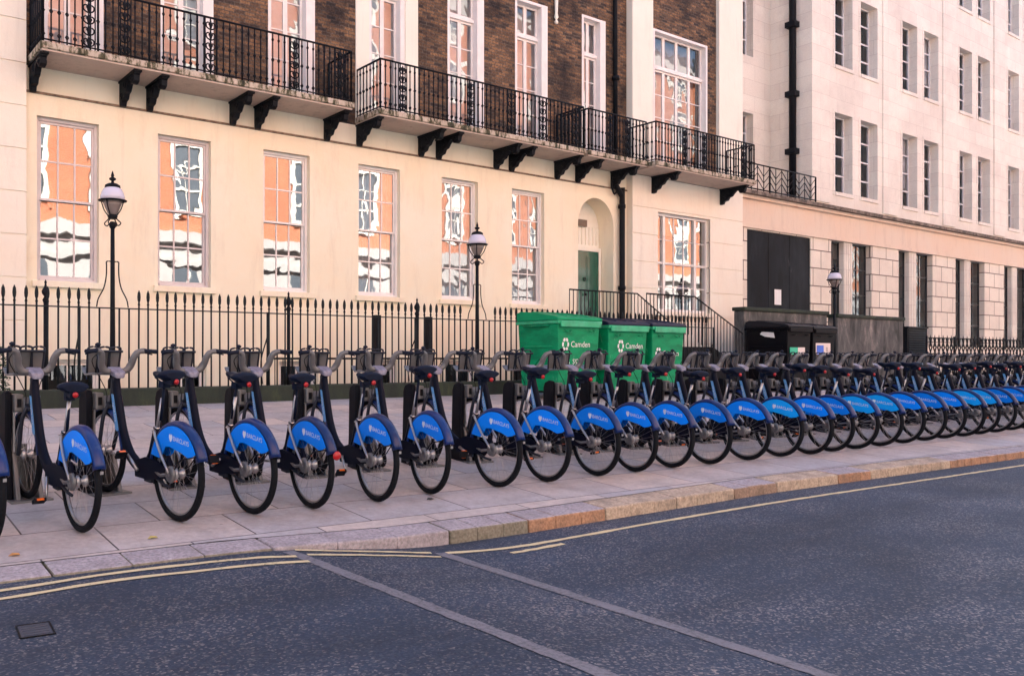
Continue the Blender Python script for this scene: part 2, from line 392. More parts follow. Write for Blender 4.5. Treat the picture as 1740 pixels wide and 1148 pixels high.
def NB(): return bmesh.new()
def world_loc(o):
    l = Vector((0, 0, 0))
    while o: l += o.location; o = o.parent
    return l
def obj(name, bm, m, parent=None, origin=None, bevel=0):
    """mesh in world coordinates (or in the root's local ones for prototypes at the origin)"""
    bmesh.ops.recalc_face_normals(bm, faces=bm.faces)
    me = bpy.data.meshes.new(name)
    base = Vector(origin) if origin is not None else (world_loc(parent) if parent else Vector((0, 0, 0)))
    bm.transform(Matrix.Translation(-base))
    bm.to_mesh(me); bm.free()
    for k in (m if isinstance(m, (list, tuple)) else [m]): me.materials.append(k)
    o = bpy.data.objects.new(name, me); COL.objects.link(o)
    o.parent = parent
    o.location = base - (world_loc(parent) if parent else Vector((0, 0, 0)))
    if bevel:
        b = o.modifiers.new('bevel', 'BEVEL'); b.width = bevel; b.segments = 2; b.limit_method = 'ANGLE'
    return o
def tag(o, label=None, cat=None, group=None, kind=None):
    if label: o['label'] = label
    if cat: o['category'] = cat
    if group: o['group'] = group
    if kind: o['kind'] = kind
    return o
def thing(name, label, cat, loc=(0, 0, 0), group=None):
    o = bpy.data.objects.new(name, None); COL.objects.link(o); o.location = loc; o.empty_display_size = .2
    return tag(o, label, cat, group)
def dup(root, loc, rot=None, label=None):
    def cp(o, par):
        c = o.copy(); COL.objects.link(c); c.parent = par
        for ch in KIDS[o]: cp(ch, c)
        return c
    r = cp(root, None); r.location = loc
    if rot: r.rotation_euler = rot
    if label: r['label'] = label
    return r
KIDS = {}
def index_kids():
    KIDS.clear()
    for o in COL.objects: KIDS.setdefault(o, [])
    for o in COL.objects:
        if o.parent: KIDS[o.parent].append(o)
def text_bm(txt, size, fn, extrude=0, spacing=1.0):
    cu = bpy.data.curves.new('t', 'FONT'); cu.body = txt; cu.size = size; cu.align_x = 'CENTER'; cu.align_y = 'CENTER'
    cu.space_character = spacing; cu.extrude = extrude; cu.resolution_u = 3
    to = bpy.data.objects.new('t', cu); COL.objects.link(to)
    bpy.context.view_layer.update()
    me = bpy.data.meshes.new_from_object(to)
    bpy.data.objects.remove(to); bpy.data.curves.remove(cu)
    bm = NB(); bm.from_mesh(me); bpy.data.meshes.remove(me)
    for v in bm.verts: v.co = Vector(fn(v.co.x, v.co.y, v.co.z))
    return bm

def wall(bm, x0, x1, z0, z1, Y, ops, depth, mi=0):
    """front wall facing -y with rectangular openings (x0,x1,z0,z1) and their reveals"""
    ops = [o for o in ops if o[0] < x1 and o[1] > x0 and o[2] < z1 and o[3] > z0]
    xs = sorted({x0, x1, *[min(max(v, x0), x1) for o in ops for v in o[:2]]})
    zs = sorted({z0, z1, *[min(max(v, z0), z1) for o in ops for v in o[2:]]})
    V = {}
    def vt(x, z):
        if (x, z) not in V: V[(x, z)] = bm.verts.new((x, Y, z))
        return V[(x, z)]
    for a, b in zip(xs, xs[1:]):
        for c, d in zip(zs, zs[1:]):
            mx, mz = (a+b)/2, (c+d)/2
            if any(o[0] < mx < o[1] and o[2] < mz < o[3] for o in ops): continue
            bm.faces.new((vt(a, c), vt(b, c), vt(b, d), vt(a, d)))
    for o in ops:
        a, b, c, d = max(o[0], x0), min(o[1], x1), max(o[2], z0), min(o[3], z1); y1 = Y + depth
        quad(bm, (a, Y, c), (a, y1, c), (a, y1, d), (a, Y, d)); quad(bm, (b, Y, c), (b, Y, d), (b, y1, d), (b, y1, c))
        if c > z0: quad(bm, (a, Y, c), (b, Y, c), (b, y1, c), (a, y1, c))
        if d < z1: quad(bm, (a, Y, d), (a, y1, d), (b, y1, d), (b, Y, d))

# ================================================================ SETTING
def gz(y): return .066 * (y - 5.7)                      # pavement falls towards the kerb
def sst(t): t = max(0, min(1, t)); return t*t*(3-2*t)
def rz(x): return -.17 + .098 * sst((3.9 - x) / 1.6)    # road rises to meet the dropped kerb
KP = [(-30, 5.6), (.9, 4.92), (2.3, 4.86), (3.5, 4.68), (4.6, 4.64), (8, 4.68), (13.5, 4.47), (20, 4.3), (60, 3.3), (140, 1.5)]
def ky(x):
    for (a, b), (c, d) in zip(KP, KP[1:]):
        if a <= x <= c: return b + (d-b)*(x-a)/(c-a)
    return KP[0][1] if x < KP[0][0] else KP[-1][1]
xs_r = [-150, -60, -30, -8] + [i*.1 for i in range(-10, 60)] + [6 + i for i in range(0, 60)] + [80, 140, 400]
bm = NB()
prev = None
for x in xs_r:
    k = ky(max(-30, min(140, x)))
    cur = [bm.verts.new((x, y, rz(x))) for y in (-6.9, -3, 0, 1.5, 3, 4, k + .02)]
    if prev:
        for a, b, c, d in zip(prev, cur, cur[1:], prev[1:]): bm.faces.new((a, b, c, d))
    prev = cur
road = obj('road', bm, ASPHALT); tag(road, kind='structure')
bm = NB()
box(bm, -300, 500, -300, 300, -3.2, -3.0)
tag(obj('ground', bm, mat('bare_earth', (.10, .09, .08), .9, kind='world')), kind='structure')
# paving
bm = NB(); prev = None
for x in xs_r:
    k = ky(max(-30, min(140, x))) + .27
    cur = [bm.verts.new((x, y, gz(y))) for y in (k, 5.7, 8, 10.5, 12.38)]
    if prev:
        for a, b, c, d in zip(prev, cur, cur[1:], prev[1:]): bm.faces.new((a, b, c, d))
    prev = cur
pv = obj('pavement', bm, PAVING); tag(pv, kind='structure')
bm = NB(); box(bm, 18.75, 400, 12.38, 14.95, gz(12.38) - .6, gz(12.38)); box(bm, -150, -3.0, 12.38, 14.8, gz(12.38) - .6, gz(12.38))
tag(obj('pavement', bm, PAVING), kind='structure')
bm = NB(); box(bm, -3.0, 18.75, 12.6, 15.6, -1.45, -1.35)
tag(obj('basement_area_floor', bm, STEPS), kind='structure')
bm = NB(); box(bm, -150, 400, -9.0, -6.9, -.6, -.05)
tag(obj('opposite_pavement', bm, PAVING), kind='structure')
# kerb stones
bm = NB(); x = -24.0; random.seed(3); kinds = []
while x < 120:
    L = random.uniform(.95, 1.35)
    if 3.3 < x < 14: L = random.uniform(.5, 1.1)
    if x > 30: L = 3
    a, b = x + .006, x + L - .006
    mi = random.choice([4, 4, 0]) if x < 3.2 else random.choice([1, 1, 2, 0, 3, 2, 1])
    if 3.2 < x < 4.3: mi = 0
    if 4.3 < x < 4.95: mi = 1
    if 4.95 < x < 5.6: mi = 2
    N = 3
    before = len(bm.faces)
    for q in range(N):
        xa, xb = a + (b-a)*q/N, a + (b-a)*(q+1)/N
        ya, yb = ky(xa), ky(xb); j = random.uniform(-.004, .004)
        za, zb = gz(ya) + j, gz(yb) + j
        hexa(bm, [(xa, ya-.008, -.6), (xb, yb-.008, -.6), (xb, yb+.262, -.6), (xa, ya+.262, -.6)],
             [(xa, ya+.012, za-.003), (xb, yb+.012, zb-.003), (xb, yb+.262, gz(yb+.262)+.002), (xa, ya+.262, gz(ya+.262)+.002)])
    bm.faces.ensure_lookup_table()
    bm.normal_update()
    for f in bm.faces[before:]: f.material_index = 4 if f.normal.z > .7 and not (x > 5 and mi == 2) else mi
    x += L
kerb = obj('kerb', bm, KERBS); tag(kerb, kind='structure')
bv = kerb.modifiers.new('bevel', 'BEVEL'); bv.width = .012; bv.segments = 2; bv.limit_method = 'ANGLE'; bv.angle_limit = R(50)
bm = NB()
for xa, xb in zip(xs_r, xs_r[1:]):
    if xa < -30 or xb > 120: continue
    quad(bm, (xa, ky(xa)+.255, gz(ky(xa))-.02), (xb, ky(xb)+.255, gz(ky(xb))-.02), (xb, ky(xb)+.28, gz(ky(xb))-.02), (xa, ky(xa)+.28, gz(ky(xa))-.02))
tag(obj('kerb_joint', bm, STEPS), kind='structure')

def ribbon(name, pts, wd, m, dz=.005, step=.08, jit=.006):
    bm = NB(); P = []
    for (a, b), (c, d) in zip(pts, pts[1:]):
        n = max(1, int(math.hypot(c-a, d-b)/step))
        for i in range(n): P.append((a+(c-a)*i/n, b+(d-b)*i/n))
    P.append(pts[-1]); prev = None
    for i, (x, y) in enumerate(P):
        a, b = P[max(0, i-1)], P[min(len(P)-1, i+1)]
        t = Vector((b[0]-a[0], b[1]-a[1])).normalized(); nrm = Vector((-t.y, t.x))
        j1, j2 = random.uniform(-jit, jit), random.uniform(-jit, jit)
        p, q = Vector((x, y)) + nrm*(wd/2+j1), Vector((x, y)) - nrm*(wd/2+j2)
        cur = (bm.verts.new((p.x, p.y, rz(p.x)+dz)), bm.verts.new((q.x, q.y, rz(q.x)+dz)))
        if prev: bm.faces.new((prev[0], cur[0], cur[1], prev[1]))
        prev = cur
    return obj(name, bm, m)
def sm(pts, n=5): return [(p.x, p.y) for p in curve([(a, b, 0) for a, b in pts], n)]
tag(ribbon('yellow_line', sm([(-6, 5.15), (-3, 5.0), (-1, 4.86), (.2, 4.78), (.9, 4.77), (1.55, 4.80), (2.2, 4.72), (2.6, 4.62)]), .05, YELLOW), kind='structure')
tag(ribbon('yellow_line', sm([(-6, 5.0), (-3, 4.85), (-1, 4.70), (.2, 4.64), (.88, 4.61), (1.5, 4.64), (2.13, 4.55), (2.6, 4.46)]), .05, YELLOW), kind='structure')
tag(ribbon('yellow_line', sm([(2.69, 4.80), (2.95, 4.70), (3.3, 4.60), (3.56, 4.49)]), .045, YELLOW), kind='structure')
tag(ribbon('yellow_line', sm([(2.69, 4.64), (3.0, 4.55), (3.3, 4.46), (3.54, 4.36)]), .045, YELLOW), kind='structure')
tag(ribbon('yellow_line', sm([(3.66, 4.45), (4.16, 4.345), (4.7, 4.34), (5.7, 4.36), (7, 4.36), (8.3, 4.33), (13, 4.15), (20, 3.98), (60, 3.0)]), .05, YELLOW), kind='structure')
tag(ribbon('yellow_line', sm([(4.04, 4.22), (4.3, 4.22), (4.55, 4.23)]), .045, YELLOW), kind='structure')
tag(ribbon('parking_bay_line', [(2.63, 4.78), (2.62, -3.5)], .095, GREYLINE, .0035, .05, .006), kind='structure')
tag(ribbon('parking_bay_line', [(3.62, 4.47), (3.52, 1.5), (3.40, -3.5)], .10, GREYLINE, .0035, .05, .006), kind='structure')
# patch between the lines and manhole cover
t = thing('manhole_cover', 'small dark rectangular iron cover set flush in the asphalt', 'manhole cover', (.91, 4.0, rz(.9)))
bm = NB(); z = rz(.9)
M = Matrix.Translation((.91, 4.0, 0)) @ Matrix.Rotation(R(-6), 4, 'Z')
for a, b, c, d in ((-.075, .075, -.1, -.09), (-.075, .075, .09, .1), (-.075, -.067, -.09, .09), (.067, .075, -.09, .09)): box(bm, a, b, c, d, z+.001, z+.006, M)
obj('frame', bm, IRON, t)
bm = NB(); box(bm, -.066, .066, -.089, .089, z+.001, z+.004, M)
for k in range(5): box(bm, -.055, .055, -.075+k*.035, -.06+k*.035, z+.004, z+.0065, M)
obj('cover_plate', bm, mat('worn_cover_iron', (.045, .05, .07), .8), t)

# ================================================================ WINDOWS
def sash(par, x0, x1, z0, z1, Y, cols=3, rows=(2, 2), mid=None, curtain_or_dark_backing=DARKROOM, paint=WHITEP, back=.06, glass=None, pleat=False, sill=True, sillm=None, name='window', bars=None):
    """double hung sash window; two sashes in a box frame"""
    glass = glass or GLASS
    root = bpy.data.objects.new(name, None); COL.objects.link(root); root.parent = par
    root.location = Vector((x0, Y, z0)) - world_loc(par)
    mid = mid if mid is not None else (z0+z1)/2
    bm = NB(); fw = .055; y0 = Y + back
    box(bm, x0, x0+fw, y0, y0+.12, z0, z1); box(bm, x1-fw, x1, y0, y0+.12, z0, z1)
    box(bm, x0+fw, x1-fw, y0, y0+.12, z1-fw, z1); box(bm, x0+fw, x1-fw, y0-.02, y0+.12, z0, z0+fw*.8)
    obj('frame', bm, paint, root, bevel=.006)
    a, b = x0+fw+.002, x1-fw-.002
    pb = NB(); sb = NB()
    for (c, d, yy, n) in ((mid-.02, z1-fw-.002, y0+.03, rows[0]), (z0+fw*.8+.002, mid+.02, y0+.075, rows[1])):
        st = .038
        box(sb, a, a+st, yy, yy+.04, c, d); box(sb, b-st, b, yy, yy+.04, c, d)
        box(sb, a+st, b-st, yy, yy+.04, d-st, d); box(sb, a+st, b-st, yy, yy+.04, c, c+(st if yy < y0+.05 else st*1.5))
        lo = c+(st if yy < y0+.05 else st*1.5)
        for k in range(1, cols):
            xx = a+st+(b-a-2*st)*k/cols; box(sb, xx-.014, xx+.014, yy+.008, yy+.034, lo, d-st)
        for k in range(1, n):
            zz = lo+(d-st-lo)*k/n; box(sb, a+st, b-st, yy+.009, yy+.033, zz-.014, zz+.014)
        quad(pb, (a+.01, yy+.021, c+.01), (b-.01, yy+.021, c+.01), (b-.01, yy+.021, d-.01), (a+.01, yy+.021, d-.01))
    obj('sash', sb, paint, root); obj('pane', pb, glass, root)
    cb = NB(); yc = y0 + (.22 if pleat else .35)
    if pleat:
        n = 40; P = [(x0-.02+(x1-x0+.04)*i/n, yc + .03*math.sin(i*2.1)+.012*math.sin(i*.9)) for i in range(n+1)]
        for (p, q) in zip(P, P[1:]):
            f = quad(cb, (p[0], p[1], z0), (q[0], q[1], z0), (q[0], q[1], z1), (p[0], p[1], z1)); f.smooth = True
    else:
        quad(cb, (x0-.05, yc, z0-.05), (x1+.05, yc, z0-.05), (x1+.05, yc, z1+.05), (x0-.05, yc, z1+.05))
    obj('curtain_or_dark_backing', cb, curtain_or_dark_backing, root)  # with DARKROOM this sheet is painted room darkness, not cloth
    if sill:
        bm = NB(); box(bm, x0-.09, x1+.09, Y-.07, Y+back+.02, z0-.11, z0-.002)
        obj('sill', bm, sillm or STUCCO, root, bevel=.008)
    return root
def french(par, x0, x1, z0, z1, Y, zt, leaves=2, tops=2, nr=4, back=.10, curtain_or_dark_backing=DARKROOM, name='french_window', side=.0):
    """tall casement doors with a transom light above"""
    root = bpy.data.objects.new(name, None); COL.objects.link(root); root.parent = par
    root.location = Vector((x0, Y, z0)) - world_loc(par)
    bm = NB(); fw = .07; y0 = Y + back
    box(bm, x0, x0+fw, Y-.01, y0+.12, z0, z1); box(bm, x1-fw-side, x1, Y-.012, y0+.12, z0, z1)
    box(bm, x0+fw, x1-fw-side, Y-.008, y0+.12, z1-fw, z1); box(bm, x0+fw, x1-fw-side, y0, y0+.12, zt-.04, zt+.04)
    obj('frame', bm, WHITEP, root, bevel=.006)
    sb = NB(); pb = NB(); a, b = x0+fw+.002, x1-fw-side-.002; yy = y0+.05
    for (c, d, n, rws) in ((z0+.01, zt-.042, leaves, nr), (zt+.042, z1-fw-.002, tops, 1)):
        for i in range(n):
            l, r = a+(b-a)*i/n, a+(b-a)*(i+1)/n; st = .05
            box(sb, l, l+st, yy, yy+.045, c, d); box(sb, r-st, r-.001, yy, yy+.045, c, d)
            box(sb, l+st, r-st, yy, yy+.045, d-st, d); box(sb, l+st, r-st, yy, yy+.045, c, c+(.35 if rws > 1 else st))
            lo = c+(.35 if rws > 1 else st)
            for k in range(1, rws): zz = lo+(d-st-lo)*k/rws; box(sb, l+st, r-st, yy+.008, yy+.036, zz-.012, zz+.012)
            quad(pb, (l+.02, yy+.022, c+.02), (r-.02, yy+.022, c+.02), (r-.02, yy+.022, d-.02), (l+.02, yy+.022, d-.02))
    obj('sash', sb, WHITEP, root); obj('pane', pb, GLASSC, root)
    cb = NB(); quad(cb, (x0-.05, y0+.4, z0-.05), (x1+.05, y0+.4, z0-.05), (x1+.05, y0+.4, z1+.05), (x0-.05, y0+.4, z1+.05))
    obj('curtain_or_dark_backing', cb, curtain_or_dark_backing, root)
    return root

# ================================================================ TERRACE
YF = 15.0; YP = 14.8; ZB = 6.05; TOP = 17.0
terrace = thing('terrace_building', 'brown brick terrace house with cream stucco ground floor and black iron balconies', 'building', (13.4, YF, -1.3))
GW = [(3.44, 4.48, 2.46, 5.24), (5.55, 6.59, 2.47, 5.24), (7.70, 8.75, 2.47, 5.25), (9.94, 11.03, 2.47, 5.25), (12.20, 13.28, 2.48, 5.24), (14.36, 15.45, 2.45, 5.22)]
BW = [(3.45, 4.5, -.2, 1.12), (5.6, 6.5, -.2, 1.0), (8.05, 8.95, -.6, 1.08), (10.1, 10.95, -.6, 1.1), (12.3, 13.2, -.6, 1.1), (14.4, 15.3, -.6, 1.1)]
DO = (16.66, 18.02, 1.75, 4.55)
bm = NB(); wall(bm, 3.24, 18.54, -1.4, ZB, YF, GW + BW + [(DO[0], DO[1], DO[2], 5.32)], .30)
# arch spandrels above the door
cxa, ra, zs_ = (DO[0]+DO[1])/2, (DO[1]-DO[0])/2, 4.58
for sgn in (-1, 1):
    arc = [(cxa + sgn*ra*math.cos(a), zs_ + ra*1.06*math.sin(a)) for a in [PI/2*k/12 for k in range(13)]]
    for (p, q) in zip(arc, arc[1:]):
        quad(bm, (p[0], YF, p[1]), (q[0], YF, q[1]), (q[0], YF, 5.32), (p[0], YF, 5.32))
        f = quad(bm, (p[0]-sgn*.002, YF, p[1]), (q[0]-sgn*.002, YF, q[1]), (q[0]-sgn*.002, YF+.55, q[1]), (p[0]-sgn*.002, YF+.55, p[1])); f.smooth = True
for xx in (DO[0], DO[1]): quad(bm, (xx, YF+.30, DO[2]), (xx, YF+.55, DO[2]), (xx, YF+.55, 5.3), (xx, YF+.30, 5.3))
obj('ground_floor_wall', bm, STUCCO, terrace)
bm = NB()
quad(bm, (DO[0]-.1, YF+.5, DO[2]), (DO[1]+.1, YF+.5, DO[2]), (DO[1]+.1, YF+.5, 5.4), (DO[0]-.1, YF+.5, 5.4))
for k in range(9):
    xx = DO[0]+.12+k*.14; box(bm, xx, xx+.014, YF+.47, YF+.5, 4.15, 4.62)
box(bm, DO[0]-.02, DO[1]+.02, YF+.42, YF+.5, 3.98, 4.08); box(bm, 17.91, 18.0, YF+.40, YF+.5, DO[2], 3.98)
obj('door_surround', bm, STUCCO_W, terrace)
# string course and thin dark line
bm = NB(); box(bm, 3.24, 18.54, YF-.03, YF, 5.60, 5.635)
obj('string_course', bm, mat('stained_string', (.20, .14, .10), .9, 0, .5, 12, kind='world'), terrace)
# door
bm = NB(); dx0, dx1, dz0, dz1 = DO[0]+.06, 17.90, DO[2]+.02, 3.97
box(bm, dx0, dx1, YF+.40, YF+.46, dz0, dz1)
for (a, b) in ((dx0+.12, dx0+.53), (dx0+.69, dx0+1.10)):
    for (c, d) in ((.12, .75), (.87, 2.08)):
        for q in range(2):
            i = q*.035
            box(bm, a+i, b-i, YF+.39-.008*q, YF+.40, dz0+c+i, dz0+d-i)
door = obj('front_door', bm, GREEND, terrace, origin=(dx0, YF+.4, dz0), bevel=.006)
bm = NB(); lathe(bm, [(.012, 0), (.012, -.03), (.034, -.04), (.036, -.06), (.02, -.075)], (dx0+.62, YF+.392, dz0+1.05), 12, 'Y'); obj('handle', bm, IRON, door)
bm = NB(); torus(bm, (0, 0, 0), .045, .010, 16, 6, 'X'); bm.transform(Matrix.Translation((dx0+.62, YF+.38, dz0+1.45)) @ Matrix.Rotation(R(90), 4, 'Z')); obj('knocker', bm, IRON, door)
bm = NB(); box(bm, 17.18, 17.50, YF+.44, YF+.5, 4.62, 4.80); obj('name_plaque', bm, PLAQUE, terrace)
# pier / right section with rusticated courses
W8 = (19.60, 21.96, 2.42, 5.13); BW8 = (19.7, 21.8, -.2, .95)
joints = [-1.4, .75, 1.55, 2.30, 3.02, 3.74, 4.48, 5.20, ZB]
bm = NB(); wall(bm, 18.54, 23.57, -1.4, ZB, YP+.022, [W8, BW8], .02)
for a, b in zip(joints, joints[1:]): wall(bm, 18.54, 23.57, a+.012, b-.012, YP, [W8, BW8], .28)
for a, b in zip(joints, joints[1:]):
    zz0, zz1 = a+.012, b-.012
    quad(bm, (18.54, YP, zz0), (18.54, YF, zz0), (18.54, YF, zz1), (18.54, YP, zz1))
    quad(bm, (23.57, YP, zz0), (23.57, 15.4, zz0), (23.57, 15.4, zz1), (23.57, YP, zz1))
    for zz in (zz0, zz1): quad(bm, (18.54, YP, zz), (23.57, YP, zz), (23.57, YP+.022, zz), (18.54, YP+.022, zz))
quad(bm, (18.56, YP+.02, -1.4), (18.56, YF+.02, -1.4), (18.56, YF+.02, ZB), (18.56, YP+.02, ZB))
quad(bm, (23.555, YP+.02, -1.4), (23.555, 15.4, -1.4), (23.555, 15.4, ZB), (23.555, YP+.02, ZB))
obj('rusticated_wall', bm, STUCCO_P, terrace)
# upper brick
UW = [(3.53, 4.56, 9.85), (5.60, 6.64, 9.85), (7.80, 8.87, 9.85), (10.20, 11.15, 9.85), (12.36, 13.46, 9.85), (14.46, 15.56, 9.85), (16.80, 17.70, 9.95)]
bm = NB(); wall(bm, 3.24, 18.54, ZB, TOP, YF, [(a, b, 6.2, t) for a, b, t in UW], .35)
wall(bm, 19.40, 22.39, ZB, TOP, YP+.10, [(19.52, 21.96, 6.2, 10.15)], .35)
obj('brick_wall', bm, BRICK, terrace)
bm = NB()
box(bm, 18.54, 19.395, YP, YF+.4, ZB+.002, TOP); obj('pilaster', bm, STUCCO_W, terrace); bm = NB(); box(bm, 22.395, 23.57, YP, YF+.6, ZB+.002, TOP); obj('pilaster', bm, STUCCO_W, terrace); bm = NB()
box(bm, 9.86, 10.195, YF-.03, YF+.2, ZB+.1, 10.2); box(bm, 11.155, 11.5, YF-.03, YF+.2, ZB+.1, 10.2); box(bm, 10.195, 11.155, YF-.03, YF+.2, 9.855, 10.2)
obj('window_surround', bm, STUCCO_W, terrace)
bm = NB(); box(bm, 3.24, 23.55, YF+.9, 27, -1.4, TOP-.02); box(bm, 3.242, 3.4, YF+.36, YF+.9, -1.3, TOP-.03); box(bm, 23.3, 23.55, YF+.61, YF+.9, -1.3, TOP-.03); box(bm, 3.25, 23.5, YF+.36, YF+.9, TOP-.3, TOP-.04)
obj('rear_wall', bm, BRICK, terrace)
bm = NB(); box(bm, 3.1, 23.7, YP-.15, 27.1, TOP, TOP+.35); obj('roof', bm, STUCCO_W, terrace)
for i, o in enumerate(GW):
    sash(terrace, *o[:4], YF, mid=3.86 + .02*(i % 2), curtain_or_dark_backing=CURTAIN if i in (3, 4, 5) else DARKROOM, pleat=i in (3, 4, 5), back=.10, glass=GLASSB if i in (4, 5) else GLASS, paint=PINKP if i < 2 else WHITEP)
for o in BW: sash(terrace, *o, YF, cols=2, rows=(1, 1), back=.08, glass=GLASS2, sill=False)
sash(terrace, *BW8, YP, cols=3, rows=(1, 1), back=.08, glass=GLASS2, sill=False)
# tripartite window
xs8 = [19.60, 20.02, 21.42, 21.96]
wr = bpy.data.objects.new('bay_window', None); COL.objects.link(wr); wr.parent = terrace; wr.location = Vector((19.6, YP, 2.42)) - world_loc(terrace)
sbm, pbm = NB(), NB(); y0 = YP+.12
for k, (a, b) in enumerate(zip(xs8, xs8[1:])):
    box(sbm, a, a+.05, y0, y0+.12, 2.42, 5.13); box(sbm, b-.05, b-.001, y0, y0+.12, 2.42, 5.13)
    box(sbm, a+.05, b-.05, y0, y0+.12, 5.06, 5.13); box(sbm, a+.05, b-.05, y0, y0+.12, 2.42, 2.50); box(sbm, a+.05, b-.05, y0+.02, y0+.10, 3.74, 3.80)
    n = 3 if k == 1 else 1
    for i in range(1, n): xx = a+.05+(b-a-.1)*i/n; box(sbm, xx-.015, xx+.015, y0+.04, y0+.07, 2.5, 5.06)
    for zz in (3.12, 4.42): box(sbm, a+.05, b-.05, y0+.042, y0+.068, zz-.011, zz+.011)
    quad(pbm, (a+.04, y0+.055, 2.45), (b-.04, y0+.055, 2.45), (b-.04, y0+.055, 5.1), (a+.04, y0+.055, 5.1))
obj('sash', sbm, WHITEP, wr); obj('pane', pbm, GLASS, wr)
bm = NB(); quad(bm, (19.5, y0+.4, 2.3), (22.05, y0+.4, 2.3), (22.05, y0+.4, 5.2), (19.5, y0+.4, 5.2)); obj('curtain_or_dark_backing', bm, DARKROOM, wr)  # no cloth here: added sheet painted as the dark interior
bm = NB(); box(bm, 19.5, 22.06, YP-.08, YP+.13, 2.30, 2.418); obj('sill', bm, STUCCO_P, wr, bevel=.008)
for i, (a, b, t_) in enumerate(UW):
    french(terrace, a, b, 6.2, t_, YF, 9.0, side=.14 if i not in (3,) else .05, curtain_or_dark_backing=VOILE if i != 1 else CURTAIN)
french(terrace, 19.52, 21.96, 6.2, 10.15, YP+.10, 9.15, leaves=4, tops=4, curtain_or_dark_backing=CURTAIN)

# balconies
def balcony(x0, x1, yw, yf, ends, brackets, ornaments):
    b = bpy.data.objects.new('balcony', None); COL.objects.link(b); b.parent = terrace
    b.location = Vector((x0, yw, ZB)) - world_loc(terrace)
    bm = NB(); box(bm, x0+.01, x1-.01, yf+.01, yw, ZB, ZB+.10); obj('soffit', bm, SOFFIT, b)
    bm = NB(); box(bm, x0-.02, x1+.02, yf-.03, yw-.001, ZB+.03, ZB+.14)
    o = obj('floor_slab', bm, SLAB_EDGE, b, bevel=.015)
    bm = NB(); z0, z1 = ZB+.14, 7.20
    def rail_line(p, q):
        p, q = Vector(p), Vector(q); L = (q-p).length; n = max(2, round(L/.125)); d = (q-p)/n
        for zz, r in ((z1, .021), (z0+.045, .013)):
            tube(bm, [p+Vector((0, 0, zz)), q+Vector((0, 0, zz))], r, 6)
        for i in range(n+1):
            c = p + d*i; big = i in (0, n) or i % 7 == 0
            r = .020 if big else .0135
            tube(bm, [c+Vector((0, 0, z0-.01)), c+Vector((0, 0, z1))], r, 5)
            for zz, rr in (((z0+z1)/2, .034), (z0+.13, .036), (z1-.13, .028)):
                tube(bm, [c+Vector((0, 0, zz-.045)), c+Vector((0, 0, zz)), c+Vector((0, 0, zz+.045))], [.008, rr, .008], 6, False)
    rail_line((x0+.03, yf+.02, 0), (x1-.03, yf+.02, 0))
    if ends[0]: rail_line((x0+.03, yf+.02, 0), (x0+.03, yw-.02, 0))
    if ends[1]: rail_line((x1-.03, yf+.02, 0), (x1-.03, yw-.02, 0))
    obj('railing', bm, IRON, b)
    for ox in ornaments:                       # cast panel of stacked palmettes and scrolls
        bm = NB()
        for k in range(5):
            zz = z0+.14+k*.185
            for s in (-1, 1):
                c = [(ox+s*.012, yf+.02, zz-.08), (ox+s*.075, yf+.02, zz-.045), (ox+s*.085, yf+.02, zz+.02), (ox+s*.035, yf+.02, zz+.045), (ox+s*.03, yf+.02, zz-.005)]
                tube(bm, curve(c, 3), .013, 5)
            tube(bm, [(ox, yf+.02, zz-.1), (ox, yf+.02, zz), (ox, yf+.02, zz+.09)], [.010, .034, .008], 6)
        for s in (-.105, .105): tube(bm, [(ox+s, yf+.02, z0), (ox+s, yf+.02, z1)], .012, 5)
        obj('ornamental_panel', bm, IRON, b)
    for bx in brackets:
        bm = NB(); D = yw-yf-.08
        prof = [(0, 0), (D, 0), (D, -.06), (D*.96, -.08), (D*.94, -.17), (D*.86, -.21), (D*.76, -.20), (D*.70, -.12), (D*.62, -.11), (D*.52, -.17), (D*.44, -.25), (D*.34, -.27), (D*.28, -.35), (D*.15, -.37), (D*.11, -.44), (0, -.45)]
        prism(bm, prof, lambda u, v, t: (t, yw-u, ZB-.001+v), bx, bx+.10)
        prism(bm, [(0, 0), (D+.03, 0), (D+.03, -.035), (0, -.035)], lambda u, v, t: (t, yw-u, ZB-.002+v), bx-.02, bx+.12)
        for (u, v, rr) in ((D*.84, -.13, .045), (D*.15, -.28, .045), (D*.38, -.13, .055)):
            for s in (-.004, .104): torus(bm, (bx+s, yw-u, ZB+v), rr, .013, 14, 5, 'X')
        obj('bracket', bm, IRON, b)
    return b
balcony(3.30, 9.216, YF, 14.1, (1, 1), [3.31, 4.84, 5.33, 6.97, 7.50, 9.08], [4.05, 4.65, 6.2, 7.9, 8.9])
balcony(9.86, 15.90, YF, 14.1, (1, 1), [9.88, 11.52, 12.02, 13.76, 14.25, 15.80], [10.45, 12.30, 13.50, 14.5, 15.6])
balcony(16.02, 18.25, YF, 14.1, (1, 0), [16.55, 17.9], [16.85, 17.5])
balcony(18.32, 22.75, YP, 13.9, (1, 1), [19.32, 22.42], [19.55, 20.4, 22.2])
# drain pipe
bm = NB()
tube(bm, [(17.96, YF-.09, TOP), (17.99, YF-.09, 6.25)], .06, 10)
tube(bm, curve([(17.99, YF-.09, 6.3), (18.0, YF-.09, 5.75), (18.05, YF-.10, 5.62), (18.20, YF-.12, 5.42), (18.22, YF-.12, 5.2), (18.22, YF-.12, .0)], 5), .075, 10)
for zz in (5.85, 5.15, 3.0, 8.5, 11): lathe(bm, [(.095, -.05), (.10, 0), (.095, .05)], (18.22 if zz < 5.5 else 17.98, YF-.11, zz), 12)
tube(bm, curve([(17.88, YF-.1, 5.8), (17.8, YF-.12, 5.65), (17.9, YF-.12, 5.45), (18.0, YF-.1, 5.5)], 4), .025, 6)
obj('drainpipe', bm, IRON, terrace)
